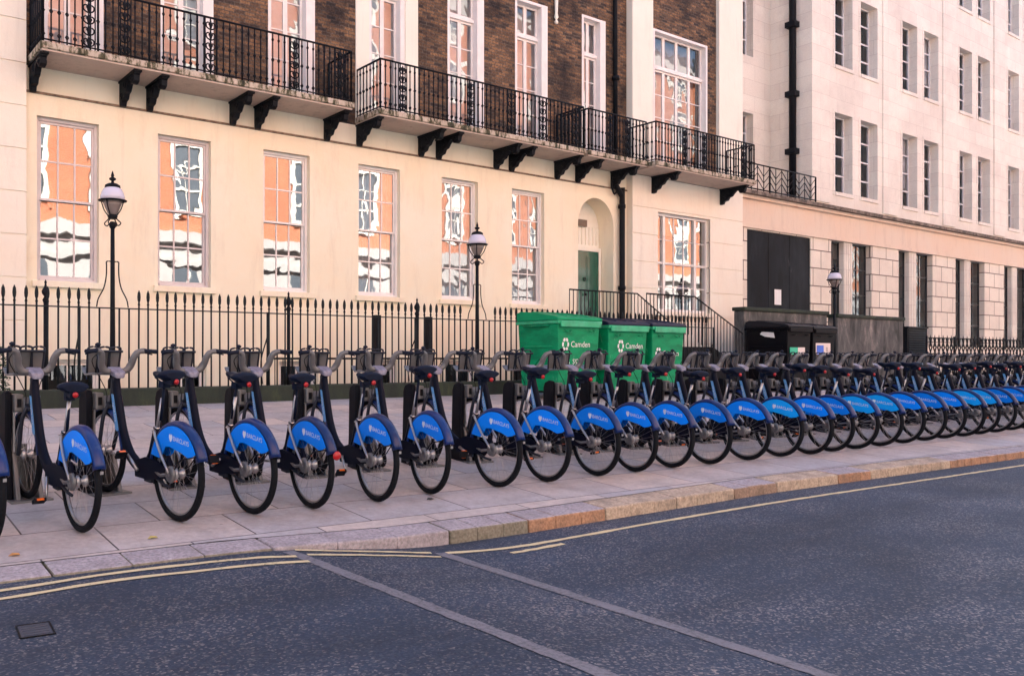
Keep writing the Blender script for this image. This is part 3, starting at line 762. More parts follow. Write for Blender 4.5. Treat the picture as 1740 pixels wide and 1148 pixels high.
# white alarm bracket high between the windows
bm = NB(); lathe(bm, [(.03, 9.45), (.05, 9.50), (.02, 9.56), (.055, 9.62), (.035, 9.72), (.05, 10.1)], (15.80, YF-.07, 0), 10); obj('wall_ornament', bm, STUCCO_W, terrace)

# left neighbour
nb = thing('rusticated_stone_building', 'pale rusticated stone house front at the left end of the terrace', 'building', (-6, 14.85, 0))
bm = NB(); YN = 14.86
nw = [(x, x+1.1, 2.4, 5.2) for x in (-10.5, -7.3, -4.1, -.9)]; nw2 = [(a, b, 7.2, 10) for a, b, _, _ in nw]
js = [-1.4] + [.35+.71*k for k in range(23)]
wall(bm, -14, 3.238, -1.4, 16.2, YN+.02, nw+nw2, .02)
for a, b in zip(js, js[1:]):
    wall(bm, -14, 3.238, a+.012, b-.012, YN, nw+nw2, .28)
    for zz in (a+.012, b-.012): quad(bm, (-14, YN, zz), (3.238, YN, zz), (3.238, YN+.02, zz), (-14, YN+.02, zz))
quad(bm, (3.238, YN, -1.4), (3.238, YF+.3, -1.4), (3.238, YF+.3, 16.2), (3.238, YN, 16.2))
obj('stone_wall', bm, STUCCO_P, nb)
bm = NB(); box(bm, -14, 3.235, 15.6, 27, -1.4, 16.15); obj('rear_wall', bm, BRICK, nb)
bm = NB(); box(bm, -14.1, 3.2, YN-.25, 27.1, 16.21, 16.6); obj('roof', bm, STUCCO_W, nb)
for o in nw+nw2: sash(nb, *o, YN, back=.1, sillm=STUCCO_P)

# ================================================================ STONE OFFICE BUILDING
office = thing('stone_office_building', 'pale stone office block with paired tall windows and rusticated ground floor', 'building', (42, YF, 0))
XC = 27.73; PER = 4.78; XE = 62.0; ZC = 6.28
ups = []
for k in range(7):
    for (a, b) in ((29.21, 30.38), (30.94, 32.13)):
        if b + k*PER < XE-1:
            for (c, d) in ((6.76, 9.44), (11.05, 13.58), (15.22, 17.7)): ups.append((a+k*PER, b+k*PER, c, d))
TO = 20.5
bm = NB(); wall(bm, XC, XE, ZC, TO, YF, ups, .30)
quad(bm, (XC, YF, ZC-.1), (XC, 16.4, ZC-.1), (XC, 16.4, TO), (XC, YF, TO))
rec = [(25.98, 26.72, 6.9, 9.30), (25.98, 26.72, 11.2, 13.8), (25.98, 26.72, 15.4, 18)]
wall(bm, 23.57, XC, ZC-.1, TO, 16.4, rec, .3)
for k in range(7):
    x = 32.5+k*PER
    if x+1.1 < XE: box(bm, x, x+1.08, YF-.04, YF-.001, ZC+.05, TO-.5)
box(bm, XC+.002, 28.85, YF-.04, YF-.001, ZC+.05, TO-.5)
obj('ashlar_wall', bm, ASHLAR, office)
bm = NB(); box(bm, 23.60, XE, 17.2, 30, -.5, TO-.05); box(bm, 23.7, XE-.1, 15.5, 17.2, 4.6, 6.0); obj('rear_wall', bm, ASHLAR, office)
bm = NB(); box(bm, XC-.2, XE+.2, YF-.35, 30.2, TO, TO+.5); obj('roof', bm, ASHLAR, office)
bm = NB(); YG = 14.95
box(bm, 23.574, XE, YG-.25, 16.4, 6.08, ZC-.09)
prism(bm, [(0, 0), (.25, .10), (.25, .18), (0, .18)], lambda u, v, t: (t, YG-u, 5.98+v), 23.575, XE) if False else None
obj('cornice', bm, mat('weathered_lead_cornice', (.10, .08, .065), .9, 0, .6, 9, .4, 30, kind='world', dark=(.35, .28, .23), dscale=4, damt=.8), office)
bm = NB(); box(bm, 23.574, XE, YG-.02, 15.6, 5.10, 6.078); box(bm, 23.574, XE, YG-.06, YG-.021, 5.10, 5.22); box(bm, 23.574, XE, YG-.12, YG-.021, 5.97, 6.077)
obj('stone_band', bm, STONE_BAND, office)
gfo = [(28.90, 29.76), (30.36, 31.27)]
gops = []
for k in range(7):
    if 31.7 + k*PER*.985 < XE-1: gops.append((28.90+k*PER*.985, 31.62+k*PER*.985, 1.6, 5.098))
HB = (24.03, 27.62, 2.3, 5.06)
bm = NB(); wall(bm, 23.574, XE, -.2, 5.10, YG, gops+[HB], .24); obj('rusticated_ground_floor', bm, RUSTIC, office)
bm = NB(); box(bm, HB[0]-.02, HB[1]+.02, YG+.03, YG+.09, HB[2], HB[3]-.01)
for k in range(1, 3): box(bm, HB[0]+1.2*k-.006, HB[0]+1.2*k+.006, YG+.024, YG+.03, HB[2], HB[3]-.02)
hb = obj('hoarding_panel', bm, HOARD, office)
bm = NB(); box(bm, 25.55, 25.92, YG+.015, YG+.022, 2.82, 3.30)
bm.transform(Matrix.Identity(4)); obj('paper_notice', bm, PAPER, hb)
# fluted columns
for k in range(7):
    x = 29.78+k*PER*.985
    if x+.56 > XE-1: break
    bm = NB(); box(bm, x, x+.56, YG+.03, YG+.24, 1.6, 5.09)
    for q in range(4): box(bm, x+.05+q*.13, x+.05+q*.13+.07, YG+.005, YG+.029, 1.6, 5.05)
    obj('column', bm, ASHLAR, office)
def steel_window(par, x0, x1, z0, z1, Y, rows, fm, glass, name='window', bar=.028, cols=2):
    root = bpy.data.objects.new(name, None); COL.objects.link(root); root.parent = par; root.location = Vector((x0, Y, z0)) - world_loc(par)
    bm = NB(); y0 = Y
    box(bm, x0, x0+bar*1.6, y0, y0+.06, z0, z1); box(bm, x1-bar*1.6, x1, y0, y0+.06, z0, z1)
    box(bm, x0+bar*1.6, x1-bar*1.6, y0, y0+.06, z1-bar*1.6, z1); box(bm, x0+bar*1.6, x1-bar*1.6, y0, y0+.06, z0, z0+bar*1.6)
    for k in range(1, cols): xx = x0+(x1-x0)*k/cols; box(bm, xx-bar*.6, xx+bar*.6, y0+.005, y0+.05, z0+bar, z1-bar)
    for k in range(1, rows): zz = z0+(z1-z0)*k/rows; box(bm, x0+bar, x1-bar, y0+.01, y0+.045, zz-bar, zz+bar)
    obj('frame', bm, fm, root)
    bm = NB(); quad(bm, (x0+.01, y0+.03, z0+.01), (x1-.01, y0+.03, z0+.01), (x1-.01, y0+.03, z1-.01), (x0+.01, y0+.03, z1-.01)); obj('pane', bm, glass, root)
    bm = NB(); quad(bm, (x0-.05, y0+.25, z0-.05), (x1+.05, y0+.25, z0-.05), (x1+.05, y0+.25, z1+.05), (x0-.05, y0+.25, z1+.05)); obj('curtain_or_dark_backing', bm, DARKROOM, root)  # added backing sheet; its dark colour stands for the unlit office interior
    return root
random.seed(5)
for i, (a, b, c, d) in enumerate(ups):
    wn = steel_window(office, a, b, c, d, YF+.28, 4, STEEL_P, GLASS2)
    if random.random() < .45:
        h_ = random.choice((.25, .35, .5, .7)); bm = NB(); box(bm, a+.04, b-.04, YF+.38, YF+.40, d-(d-c)*h_, d-.03); obj('blind', bm, CURTAIN, wn)
for (a, b, c, d) in rec: steel_window(office, a, b, c, d, 16.4+.25, 4, STEEL_P, GLASS2)
for (a, b, c, d) in gops:
    steel_window(office, a, a+.90, c, d, YG+.19, 4, DFRAME, GLASS3, bar=.02); steel_window(office, a+1.42, b, c, d, YG+.19, 4, DFRAME, GLASS3, bar=.02)
# thin moulded surround joints round upper windows
for (a, b, c, d) in ups:
    bm = NB(); box(bm, a-.10, a-.001, YF-.015, YF-.0005, c-.12, d+.10); box(bm, b+.001, b+.10, YF-.015, YF-.0005, c-.12, d+.10); box(bm, a-.001, b+.001, YF-.015, YF-.0005, d+.001, d+.10); box(bm, a-.001, b+.001, YF-.04, YF-.0005, c-.12, c-.001)
    obj('window_surround', bm, ASHLAR, office)
# pipe on the return wall
bm = NB(); tube(bm, [(XC-.12, 15.55, 6.3), (XC-.12, 15.55, TO)], .11, 10)
for zz in (8.0, 9.9, 12.2, 14.8, 17): box(bm, XC-.30, XC, 15.38, 15.72, zz-.09, zz+.09)
obj('drainpipe', bm, IRON, office)
# zigzag terrace railing
bm = NB(); y = 14.75; x0, x1, z0, z1 = 23.60, 27.55, 6.22, 7.0
for zz in (z0+.03, z1): tube(bm, [(x0, y, zz), (x1, y, zz)], .022, 6)
n = 12; dx = (x1-x0)/n
for i in range(n+1):
    x = x0+dx*i; tube(bm, [(x, y, z0-.04), (x, y, z1)], .026 if i % 4 == 0 else .012, 6)
    if i < n:
        s = 1 if i % 2 else -1
        for zz in (z0+.0, z0+.2, z0+.4):
            za, zb = (zz+.05, zz+.33) if s > 0 else (zz+.33, zz+.05)
            tube(bm, [(x, y, za), (x+dx, y, zb)], .012, 5)
obj('roof_railing', bm, IRON, office)

# ================================================================ OPPOSITE TERRACE (seen only in the window panes; its sunlit front lights the street)
opp = thing('opposite_terrace', 'orange brick terrace across the street mirrored in the window panes', 'building', (30, -9, 0))
YO = -9.0; TOo = 22.5
bm = NB(); quad(bm, (-40, YO, 7.2), (110, YO, 7.2), (110, YO, TOo), (-40, YO, TOo)); quad(bm, (-40, YO-12, -.5), (-40, YO, -.5), (-40, YO, TOo), (-40, YO-12, TOo)); quad(bm, (110, YO-12, -.5), (110, YO, -.5), (110, YO, TOo), (110, YO-12, TOo)); quad(bm, (-40, YO-12, -.5), (110, YO-12, -.5), (110, YO-12, TOo), (-40, YO-12, TOo))
obj('brick_wall', bm, OPP_BRICK, opp)
bm = NB(); quad(bm, (-40, YO, -.5), (110, YO, -.5), (110, YO, 7.2), (-40, YO, 7.2)); box(bm, -40, 110, YO, YO+.45, 6.7, 7.2); box(bm, -40, 110, YO, YO+.25, 5.7, 5.95); box(bm, -40, 110, YO+.0, YO+.5, TOo-.6, TOo)
obj('stucco_front', bm, stucco('opposite_white_stucco', (.52, .50, .47), (.48, .45, .42), (.3, .28, .26)), opp)
bm = NB(); box(bm, -40, 110, YO-12, YO+.1, TOo+.001, TOo+.6); obj('roof', bm, DFRAME, opp)
rnd = random.Random(4); fb, pb = NB(), NB(); x = -38.6
while x < 108:
    for (c, d) in ((8.3, 11.4), (12.6, 15.2), (16.6, 18.8), (19.9, 21.4)):
        box(fb, x-.22, x, YO, YO+.10, c-.2, d+.3); box(fb, x+1.2, x+1.42, YO, YO+.10, c-.2, d+.3); box(fb, x, x+1.2, YO, YO+.10, d, d+.3); box(fb, x, x+1.2, YO, YO+.14, c-.25, c)
        for q in (.3, .6, .9): box(fb, x+q-.03, x+q+.03, YO+.02, YO+.07, c, d) if q == .6 else None
        for q in (.33, .66): box(fb, x, x+1.2, YO+.02, YO+.07, c+(d-c)*q-.05, c+(d-c)*q+.05)
        quad(pb, (x, YO+.012, c), (x+1.2, YO+.012, c), (x+1.2, YO+.012, d), (x, YO+.012, d))
    quad(pb, (x-.2, YO+.012, 1.2), (x+1.4, YO+.012, 1.2), (x+1.4, YO+.012, 5.5), (x-.2, YO+.012, 5.5))
    box(fb, x+.55, x+.65, YO+.02, YO+.07, 1.2, 5.5); box(fb, x-.2, x+1.4, YO+.02, YO+.07, 3.9, 4.05)
    if rnd.random() < .4:
        q = rnd.choice((8.3, 12.6)); h_ = rnd.uniform(.8, 2.0); box(fb, x+.02, x+1.18, YO+.013, YO+.019, q+2.5-h_*.9, q+2.5)
    x += rnd.uniform(2.7, 4.1)
obj('window_frame', fb, STUCCO_W, opp); obj('window_glazing', pb, GLASS_OPP, opp)

# ================================================================ FENCE
YFE = 12.5
fen = thing('iron_railings', 'black iron spear-topped railings on a mossy dark plinth before the terrace', 'fence', (9, YFE, gz(YFE)))
X0F, X1F = -3.0, 18.6
bm = NB(); box(bm, X0F, X1F, 12.38, 12.72, -1.38, .70)
obj('plinth', bm, PLINTH, fen, bevel=.02)
bm = NB(); box(bm, X0F, X1F, YFE-.022, YFE+.022, 1.875, 1.892)
for x in [X0F+i*3.05+.35 for i in range(8)]:
    tube(bm, [(x, YFE+.01, .69), (x, YFE+.01, 1.9)], .024, 6); tube(bm, curve([(x, YFE+.02, 1.5), (x, YFE+.25, 1.1), (x, YFE+.2, .72)], 4), .012, 5)
obj('rail', bm, IRON2, fen)
def bar_bm(x, tip=True):
    bm = NB(); bar_into(bm, x, tip); return bm
def bar_into(bm, x, tip=True):
    top = 2.0 if tip else 1.885
    tube(bm, [(x, YFE, .69), (x, YFE, top)], .0145, 6)
    if tip:
        lathe(bm, [(.013, 1.93), (.021, 1.95), (.013, 1.97), (.012, 1.985), (.022, 2.01), (.027, 2.06), (.022, 2.12), (.004, 2.165)], (x, YFE, 0), 8)
x = 1.25; bars = []
proto = None; ptx = None; n = 0; stuff = NB()
lampx = [3.94, 11.064]
while x < X1F-.1:
    near = min(abs(x-l) for l in lampx)
    tip = near > .34
    if near > .06:
        if n < 100:
            if tip:
                if proto is None: proto = obj('railing_bar', bar_bm(x), IRON2, fen, origin=(x, YFE, .69)); ptx = x; n += 1
                else:
                    c = proto.copy(); COL.objects.link(c); c.parent = fen; c.location = proto.location + Vector((x-ptx, 0, 0)); n += 1
                    c.rotation_euler.y = R(random.uniform(-.35, .35))
            else: obj('railing_bar', bar_bm(x, False), IRON2, fen, origin=(x, YFE, .69)); n += 1
        else: bar_into(stuff, x)
    x += .1465
x = 1.25-.1465
while x > X0F: bar_into(stuff, x); x -= .1465
o = obj('railing_bar', stuff, IRON2, fen); o['kind'] = 'stuff'
for x in (2.99, 6.9, 9.6, 14.3):         # standards with urn finials
    bm = NB(); tube(bm, [(x, YFE+.03, .69), (x, YFE+.03, 2.0)], .03, 8)
    lathe(bm, [(.03, 1.93), (.045, 1.97), (.02, 2.02), (.05, 2.06), (.055, 2.10), (.02, 2.16), (.012, 2.20), (.02, 2.22), (.003, 2.26)], (x, YFE+.03, 0), 10)
    obj('standard', bm, IRON, fen)
# inner area railing
ar = thing('area_railing', 'low black railing inside the basement area behind the spear-topped railings', 'railing', (11, 13.9, -1.35))
bm = NB()
tube(bm, [(7.2, 13.9, 1.14), (15.0, 13.9, 1.14)], .018, 6); obj('top_rail', bm, IRON, ar)
bm = NB(); x = 7.2
while x < 15: tube(bm, [(x, 13.9, -1.35), (x, 13.9, 1.14)], .010, 5); x += .17
obj('bars', bm, IRON, ar)
bm = NB()
for x in (9.65, 10.95, 11.9): box(bm, x-.06, x+.06, 13.84, 13.96, -1.35, 2.0 if x < 11 else 1.3)
obj('post', bm, IRON, ar)

# ================================================================ STEET LAMPS
def lamp(x, y, zb, zt, label, frame=True):
    t = thing('street_lamp', label, 'street lamp', (x, y, zb), 'globe street lamps along the railings')
    T = zt
    bm = NB(); tube(bm, [(x, y, zb), (x, y, 2.0), (x, y, T-.72)], [.045, .036, .030], 10)
    lathe(bm, [(.036, T-.80), (.05, T-.77), (.05, T-.73), (.034, T-.70)], (x, y, 0), 12)
    lathe(bm, [(.07, zb), (.07, zb+.12), (.05, zb+.16)], (x, y, 0), 12)
    obj('post', bm, IRON, t)
    bm = NB(); n = 16
    prof = [(.178, T-.385), (.176, T-.33), (.158, T-.27), (.13, T-.22), (.09, T-.19)]
    lathe(bm, prof, (x, y, 0), 24); obj('globe', bm, GLOBE, t)
    bm = NB(); lathe(bm, [(.045, T-.62), (.075, T-.57), (.118, T-.47), (.145, T-.40)], (x, y, 0), 24); obj('lower_bowl', bm, GLOBE_D, t)
    bm = NB(); lathe(bm, [(.165, T-.40), (.208, T-.395), (.208, T-.385), (.165, T-.38)], (x, y, 0), 24)
    for k in range(4):
        a = PI/4+k*PI/2; ca, sa = math.cos(a), math.sin(a)
        tube(bm, curve([(x+ca*.178, y+sa*.178, T-.40), (x+ca*.135, y+sa*.135, T-.52), (x+ca*.06, y+sa*.06, T-.64), (x+ca*.13, y+sa*.13, T-.72), (x+ca*.09, y+sa*.09, T-.76), (x+ca*.04, y+sa*.04, T-.72)], 4), .009, 5)
    lathe(bm, [(.06, T-.66), (.075, T-.62), (.05, T-.58)], (x, y, 0), 12)
    obj('cage', bm, IRON, t)
    bm = NB(); lathe(bm, [(.115, T-.20), (.11, T-.165), (.07, T-.14), (.025, T-.13), (.018, T-.10), (.05, T-.08), (.05, T-.06), (.018, T-.04), (.026, T-.02), (.004, T+.05)], (x, y, 0), 14)
    obj('finial', bm, IRON, t)
    if frame:
        bm = NB()
        for s in (-1, 1):
            tube(bm, curve([(x, y+.0, 2.57), (x+s*.085, y, 2.57), (x+s*.09, y, 2.5), (x+s*.095, y, 2.35), (x+s*.13, y, 2.18), (x+s*.21, y, 2.02), (x+s*.235, y, 1.90)], 4), .010, 5)
        obj('brace', bm, IRON, t)
    return t
lamp(3.94, YFE+.02, .70, 3.86, 'white globe lamp in front of the cream wall beside the first large window')
lamp(11.064, YFE+.02, .70, 3.74, 'white globe lamp just right of the fifth ground floor window')
lamp(24.34, 12.5, gz(12.38), 3.74, 'smaller looking white globe lamp by the black hoarding near the sooty walls', False)

# ================================================================ ENTRANCE STEPS
st = thing('entrance_steps', 'stone entrance landing and steps down from the green door with black handrails', 'steps', (17.5, 13.8, gz(12.4)))
LZ = 1.73
bm = NB(); box(bm, 15.3, 18.1, 13.2, YF-.01, LZ-.18, LZ); box(bm, 15.35, 15.6, 13.3, YF-.02, -1.3, LZ-.181)
obj('landing', bm, STEPS, st)
bm = NB()
for k in range(6):
    x = 18.1+k*.36; z = 1.30-.15*(k+1)
    box(bm, x, x+.36, 12.9, 13.9, .05, z)
obj('flight', bm, STEPS, st)
bm = NB(); prism(bm, [(17.6, 1.42), (18.9, 1.42), (20.0, .95), (20.0, .5), (17.6, .5)], lambda u, v, t: (u, t, v), 12.66, 12.78)
obj('stringer', bm, IRON, st)
def handrail(y, xa, xb, xc, zr, drop, nb=.13):
    bm = NB(); tube(bm, [(xa, y, zr), (xb, y, zr), (xc, y, zr-drop)], .018, 6)
    x = xa
    while x <= xc+.001:
        if x <= xb: zt, zl = zr, LZ-.02
        else: f = (x-xb)/(xc-xb); zt = zr-drop*f; zl = zt-1.05
        tube(bm, [(x, y, max(zl, gz(12.38))), (x, y, zt)], .011, 5); x += nb
    obj('handrail', bm, IRON, st)
handrail(13.9, 15.15, 17.6, 18.85, 2.76, .66)
handrail(12.62, 16.30, 18.11, 20.10, 2.63, .86)

# ================================================================ WALLS AT THE OFFICE, LOUVRE, LATTICE
def low_wall(name, x0, x1, y0, y1, z1, label):
    t = thing(name, label, 'wall', ((x0+x1)/2, y0, gz(12.38)))
    bm = NB(); box(bm, x0+.05, x1-.05, y0+.05, y1, gz(12.38)-.2, z1-.10); obj('wall_body', bm, SOOT, t, bevel=.02)
    bm = NB(); box(bm, x0, x1, y0, y1+.03, z1-.10, z1); obj('coping', bm, PLINTH, t, bevel=.02)
low_wall('sooty_wall', 20.80, 25.05, 13.0, 13.35, 2.50, 'soot-stained rendered wall with mossy coping under the black hoarding')
low_wall('sooty_wall', 25.55, 29.70, 13.0, 13.35, 2.45, 'soot-stained rendered wall standing between the third lamp and the louvred cabinet')
t = thing('louvred_cabinet', 'black louvred metal cabinet at the right end of the sooty walls', 'cabinet', (30.5, 13, gz(12.38)))
bm = NB(); box(bm, 29.95, 31.25, 13.06, 13.9, gz(12.38), 2.12); box(bm, 29.9, 31.3, 13.0, 13.95, 2.12, 2.17)
obj('casing', bm, IRON, t)
bm = NB(); z = .6
while z < 2.05: hexa(bm, [(30.02, 13.03, z), (31.18, 13.03, z), (31.18, 13.06, z+.03), (30.02, 13.06, z+.03)], [(30.02, 13.03, z+.012), (31.18, 13.03, z+.012), (31.18, 13.06, z+.045), (30.02, 13.06, z+.045)]); z += .075
obj('louvre', bm, IRON2, t)
t = thing('lattice_fence', 'low black iron lattice fence before the office ground floor', 'fence', (40, 12.5, gz(12.38)))
bm = NB(); x = 30.2
while x < 56:
    y = 12.55
    for s in (-1, 1):
        tube(bm, [(x+.15-s*.15, y, .55), (x+.15+s*.13, y, 1.15), (x+.15-s*.10, y, 1.50), (x+.15+s*.09, y, 1.80)], .020, 5)
    tube(bm, [(x+.15, y, 1.50), (x+.15, y, 1.7), (x+.15, y, 1.9)], [.006, .035, .004], 5)
    x += .30
for zz in (.6, 1.80): tube(bm, [(30.2, 12.55, zz), (56, 12.55, zz)], .016, 5)
obj('lattice', bm, IRON2, t)
bm = NB()
for k in range(14): tube(bm, [(30.2+k*2, 12.6, gz(12.38)), (30.2+k*2, 12.6, 1.86)], .03, 6)
obj('post', bm, IRON, t)
# shrub in a pot at the left
t = thing('potted_shrub', 'dark green shrub behind the railings at the far left', 'shrub', (2.35, 13.1, -1.35))
bm = NB(); lathe(bm, [(.02, -1.34), (.02, .5)], (2.35, 13.1, 0), 6); obj('stem', bm, POT, t)
bm = NB(); random.seed(11)
for k in range(1400):
    z = random.uniform(.0, 1.42); r = .30*math.sqrt(max(.02, 1-((z-.6)/.85)**2))*random.uniform(.3, 1)**.5; a = random.uniform(0, 2*PI)
    c = Vector((2.35+r*math.cos(a), 13.1+r*math.sin(a), z)); d = Vector((random.gauss(0, 1), random.gauss(0, 1), random.gauss(0, 1))).normalized()*.035
    e = d.orthogonal().normalized()*.014
    quad(bm, c-d, c+e, c+d, c-e)
obj('foliage', bm, LEAF, t)

# ================================================================ BINS
def bin4(name, x0, x1, y0, y1, z0, zf, body, lid, label, mark=None, lidlow=False, group='green wheeled bins'):
    t = thing(name, label, 'bin', ((x0+x1)/2, (y0+y1)/2, z0), group)
    i = .06; zr = zf-.02
    bm = NB(); hexa(bm, [(x0+i, y0+i, z0+.16), (x1-i, y0+i, z0+.16), (x1-i, y1-i, z0+.16), (x0+i, y1-i, z0+.16)], [(x0+.01, y0+.01, zr-.10), (x1-.01, y0+.01, zr-.10), (x1-.01, y1-.01, zr-.10), (x0+.01, y1-.01, zr-.10)])
    for f in (.33, .66): # side ribs
        z = z0+.16+(zr-z0-.26)*f; s = .05*(1-f)
        box(bm, x0+s-.012, x0+s+.02, y0+.15, y1-.15, z-.025, z+.025)
    b = obj('body', bm, body, t, bevel=.025)
    bm = NB(); box(bm, x0-.02, x1+.02, y0-.03, y1+.02, zr-.10, zr-.04); box(bm, x0+.03, x1-.03, y0-.055, y0-.028, zr-.16, zr-.05)
    obj('rim', bm, body if body is BINK else BGREENL, t, bevel=.01)
    bm = NB(); n = 6; dpt = y1-y0
    prof = [(0, zr-.038), (0, zr+.01), (dpt*.10, zr+.045), (dpt*.55, zr+.12), (dpt*.92, zr+.15), (dpt+.02, zr+.12), (dpt+.02, zr-.038)]
    prism(bm, prof, lambda u, v, q: (q, y0-.03+u, v), x0-.03, x1+.03)
    for q in (.25, .5, .75): xx = x0+(x1-x0)*q; prism(bm, [(.08, zr+.03), (.10, zr+.062), (dpt*.55, zr+.135), (dpt*.9, zr+.165), (dpt*.9, zr+.1)], lambda u, v, w_: (w_, y0-.03+u, v), xx-.03, xx+.03)
    obj('lid', bm, lid, t, bevel=.015)
    for wx in (x0+.14, x1-.14):
        for wy in (y0+.15, y1-.15):
            bm = NB(); lathe(bm, [(.03, -.022), (.08, -.022), (.085, 0), (.08, .022), (.03, .022)], (wx, wy, z0+.085+.066*(wy-(y0+y1)/2)), 14, 'X'); box(bm, wx-.03, wx+.03, wy-.04, wy+.04, z0+.12, z0+.18)
            obj('wheel', bm, BLACKP, t)
    for xx in (x0+.25, x1-.25): bm = NB(); tube(bm, curve([(xx-.06, y0+.0, zr-.22), (xx-.06, y0-.04, zr-.24), (xx+.06, y0-.04, zr-.24), (xx+.06, y0+.0, zr-.22)], 3), .011, 5); obj('handle', bm, body, t)
    for xx in (x0-.035, x1+.035): bm = NB(); tube(bm, [(xx, y0+.2, zr-.13), (xx, y1-.2, zr-.13)], .018, 6); obj('lifting_bar', bm, body, t)
    if mark:
        H = zr-.10-(z0+.16)
        def yf(z): return y0+.01+.05*(zr-.10-z)/H-.004
        mz = zr-.48-mark[1]; mx = x0+mark[0]
        bm = NB()
        for k in range(6):                     # ring of six folded arrows
            a0 = R(60*k+8); a1 = R(60*k+52)
            P = []
            for (rr, aa) in ((.105, a0), (.115, (a0+a1)/2), (.105, a1), (.058, a1+.10), (.062, (a0+a1)/2), (.058, a0)): P.append((mx+rr*math.sin(aa)*.82, mz+rr*math.cos(aa)*1.15))
            bm.faces.new([bm.verts.new((p[0], yf(p[1]), p[1])) for p in P])
        obj('recycling_mark', bm, LETTER_W, b)
        bm = text_bm('Camden', .155, lambda u, v, w_: (mx+.40+u, yf(mz+v)-.001, mz+v-.0)); obj('lettering', bm, LETTER_W, b)
        if mark[2]:
            bm = text_bm(mark[2], .13, lambda u, v, w_: (mx+.28+u, yf(mz-.32+v)-.001, mz-.32+v)); obj('lettering', bm, LETTER_W, b)
    return t
gb = gz(11.4)
bin4('wheeled_bin', 11.58, 12.72, 10.9, 11.95, gb, 1.90, BGREEN, BGREEN, 'largest looking green bin with green lid, leftmost of the three', (.22, .0, 'CS  SIDA R'))
bin4('wheeled_bin', 12.95, 14.12, 10.9, 11.95, gb, 1.84, BGREEN, LIDN, 'middle green bin with a dark lid, between two other green bins', (.38, -.04, 'ROADS'))
bin4('wheeled_bin', 14.26, 15.30, 10.9, 11.95, gb, 1.84, BGREEN, LIDN, 'narrow green bin with a navy lid, rightmost of the three green bins', (.22, .10, None))
gb = gz(12.3)
bA = bin4('wheeled_bin', 20.74, 21.84, 11.8, 12.95, gb, 1.99, BINK, LIDK, 'black bin with a green and white sticker below the sooty wall', group='black wheeled bins')
bB = bin4('wheeled_bin', 21.93, 23.05, 11.8, 12.95, gb, 1.97, BINK, LIDK, 'black bin with a blue and white sticker next to the third lamp', group='black wheeled bins')
def sticker(par, x0, x1, y, z0, z1, m, name='sticker'):
    bm = NB(); box(bm, x0, x1, y-.006, y, z0, z1); return obj(name, bm, m, par)
sticker(bA, 20.86, 21.22, 11.818, 1.16, 1.42, STICKG); sticker(bA, 21.225, 21.55, 11.818, 1.16, 1.42, STICKW)
sticker(bB, 22.08, 22.80, 11.820, 1.19, 1.54, STICKW); sticker(bB, 22.12, 22.45, 11.813, 1.25, 1.48, STICKB)
bm = text_bm('B', .16, lambda u, v, w_: (22.62+u, 11.811, 1.37+v)); obj('sticker_mark', bm, PLAQUE, bB)
bm = NB(); f = bm.faces.new([bm.verts.new(p) for p in ((20.752, 12.15, 1.66), (20.75, 12.42, 1.70), (20.748, 12.55, 1.76), (20.75, 12.50, 1.83), (20.75, 12.18, 1.80))]); obj('sticker', bm, PAPER, bA)

# ================================================================ BICYCLE (prototype at the origin: rear wheel contact at 0, +y forward)
RW = .335; WB = 1.15; AX = .365
def wheel(par, cy, name, hubr, hubw):
    c = (0, cy, AX-.03)
    bm = NB(); torus(bm, c, .285, .013, 44, 6, 'X', .8)
    for k in range(28):
        a = 2*PI*k/28; s = .024 if k % 2 else -.024
        p0 = Vector((s, cy+hubr*.7*math.cos(a+.5*(1 if k % 4 < 2 else -1)), c[2]+hubr*.7*math.sin(a+.5*(1 if k % 4 < 2 else -1))))
        tube(bm, [p0, (0, cy+.285*math.cos(a), c[2]+.285*math.sin(a))], .0014, 3, False)
    w_ = obj(name, bm, ALU, par, origin=c)
    bm = NB(); torus(bm, c, .311, .0245, 44, 8, 'X'); obj('tyre', bm, TYRE, w_)
    bm = NB(); lathe(bm, [(.012, -.075), (.012, -.055), (hubr*.5, -.05), (hubr, -.04), (hubr, -hubw), (hubr*.45, -hubw+.01), (hubr*.45, hubw-.01), (hubr*.9, hubw), (hubr*.9, .04), (.014, .055), (.012, .075)], c, 16, 'X'); obj('hub', bm, ALU, w_)
    return w_
bike = thing('hire_bicycle', 'x', 'bicycle', (0, 0, 0), 'blue hire bicycles docked in a row')
wheel(bike, 0, 'rear_wheel', .044, .02); wheel(bike, WB, 'front_wheel', .046, .02)
bm = NB()
tube(bm, curve([(0, 1.02, .93), (0, .965, .76), (0, .86, .52), (0, .74, .375), (0, .60, .305), (0, .45, .29), (0, .30, .315)], 4),
     [.050]*4+[.055]*8+[.055]*4+[.052]*4+[.047]*5, 10, True, .58)
tube(bm, [(0, .47, .29), (0, .38, .42), (0, .325, .62)], [.036, .032, .027], 8)
for s in (-1, 1): prism(bm, [(.54, .35), (.38, .40), (.20, .395), (.08, .36), (.055, .46), (.035, .46), (-.03, .35), (-.03, .31), (.10, .285), (.34, .24), (.52, .235)], lambda u, v, q: (q, u, v), s*.046, s*.062)
prism(bm, [(1.03, .90), (.955, .86), (.955, .72), (1.035, .68)], lambda u, v, q: (q, u, v), -.016, .016)
lathe(bm, [(.045, -.05), (.045, .05)], (0, .455, .29), 12, 'X')
frame = obj('frame', bm, NAVY, bike)
bm = NB()
for s in (-1, 1): tube(bm, curve([(s*.02, .325, .60), (s*.05, .26, .57), (s*.068, .12, .44), (s*.07, .01, AX-.02)], 3), .0115, 6)
obj('seat_stays', bm, ALU, bike)
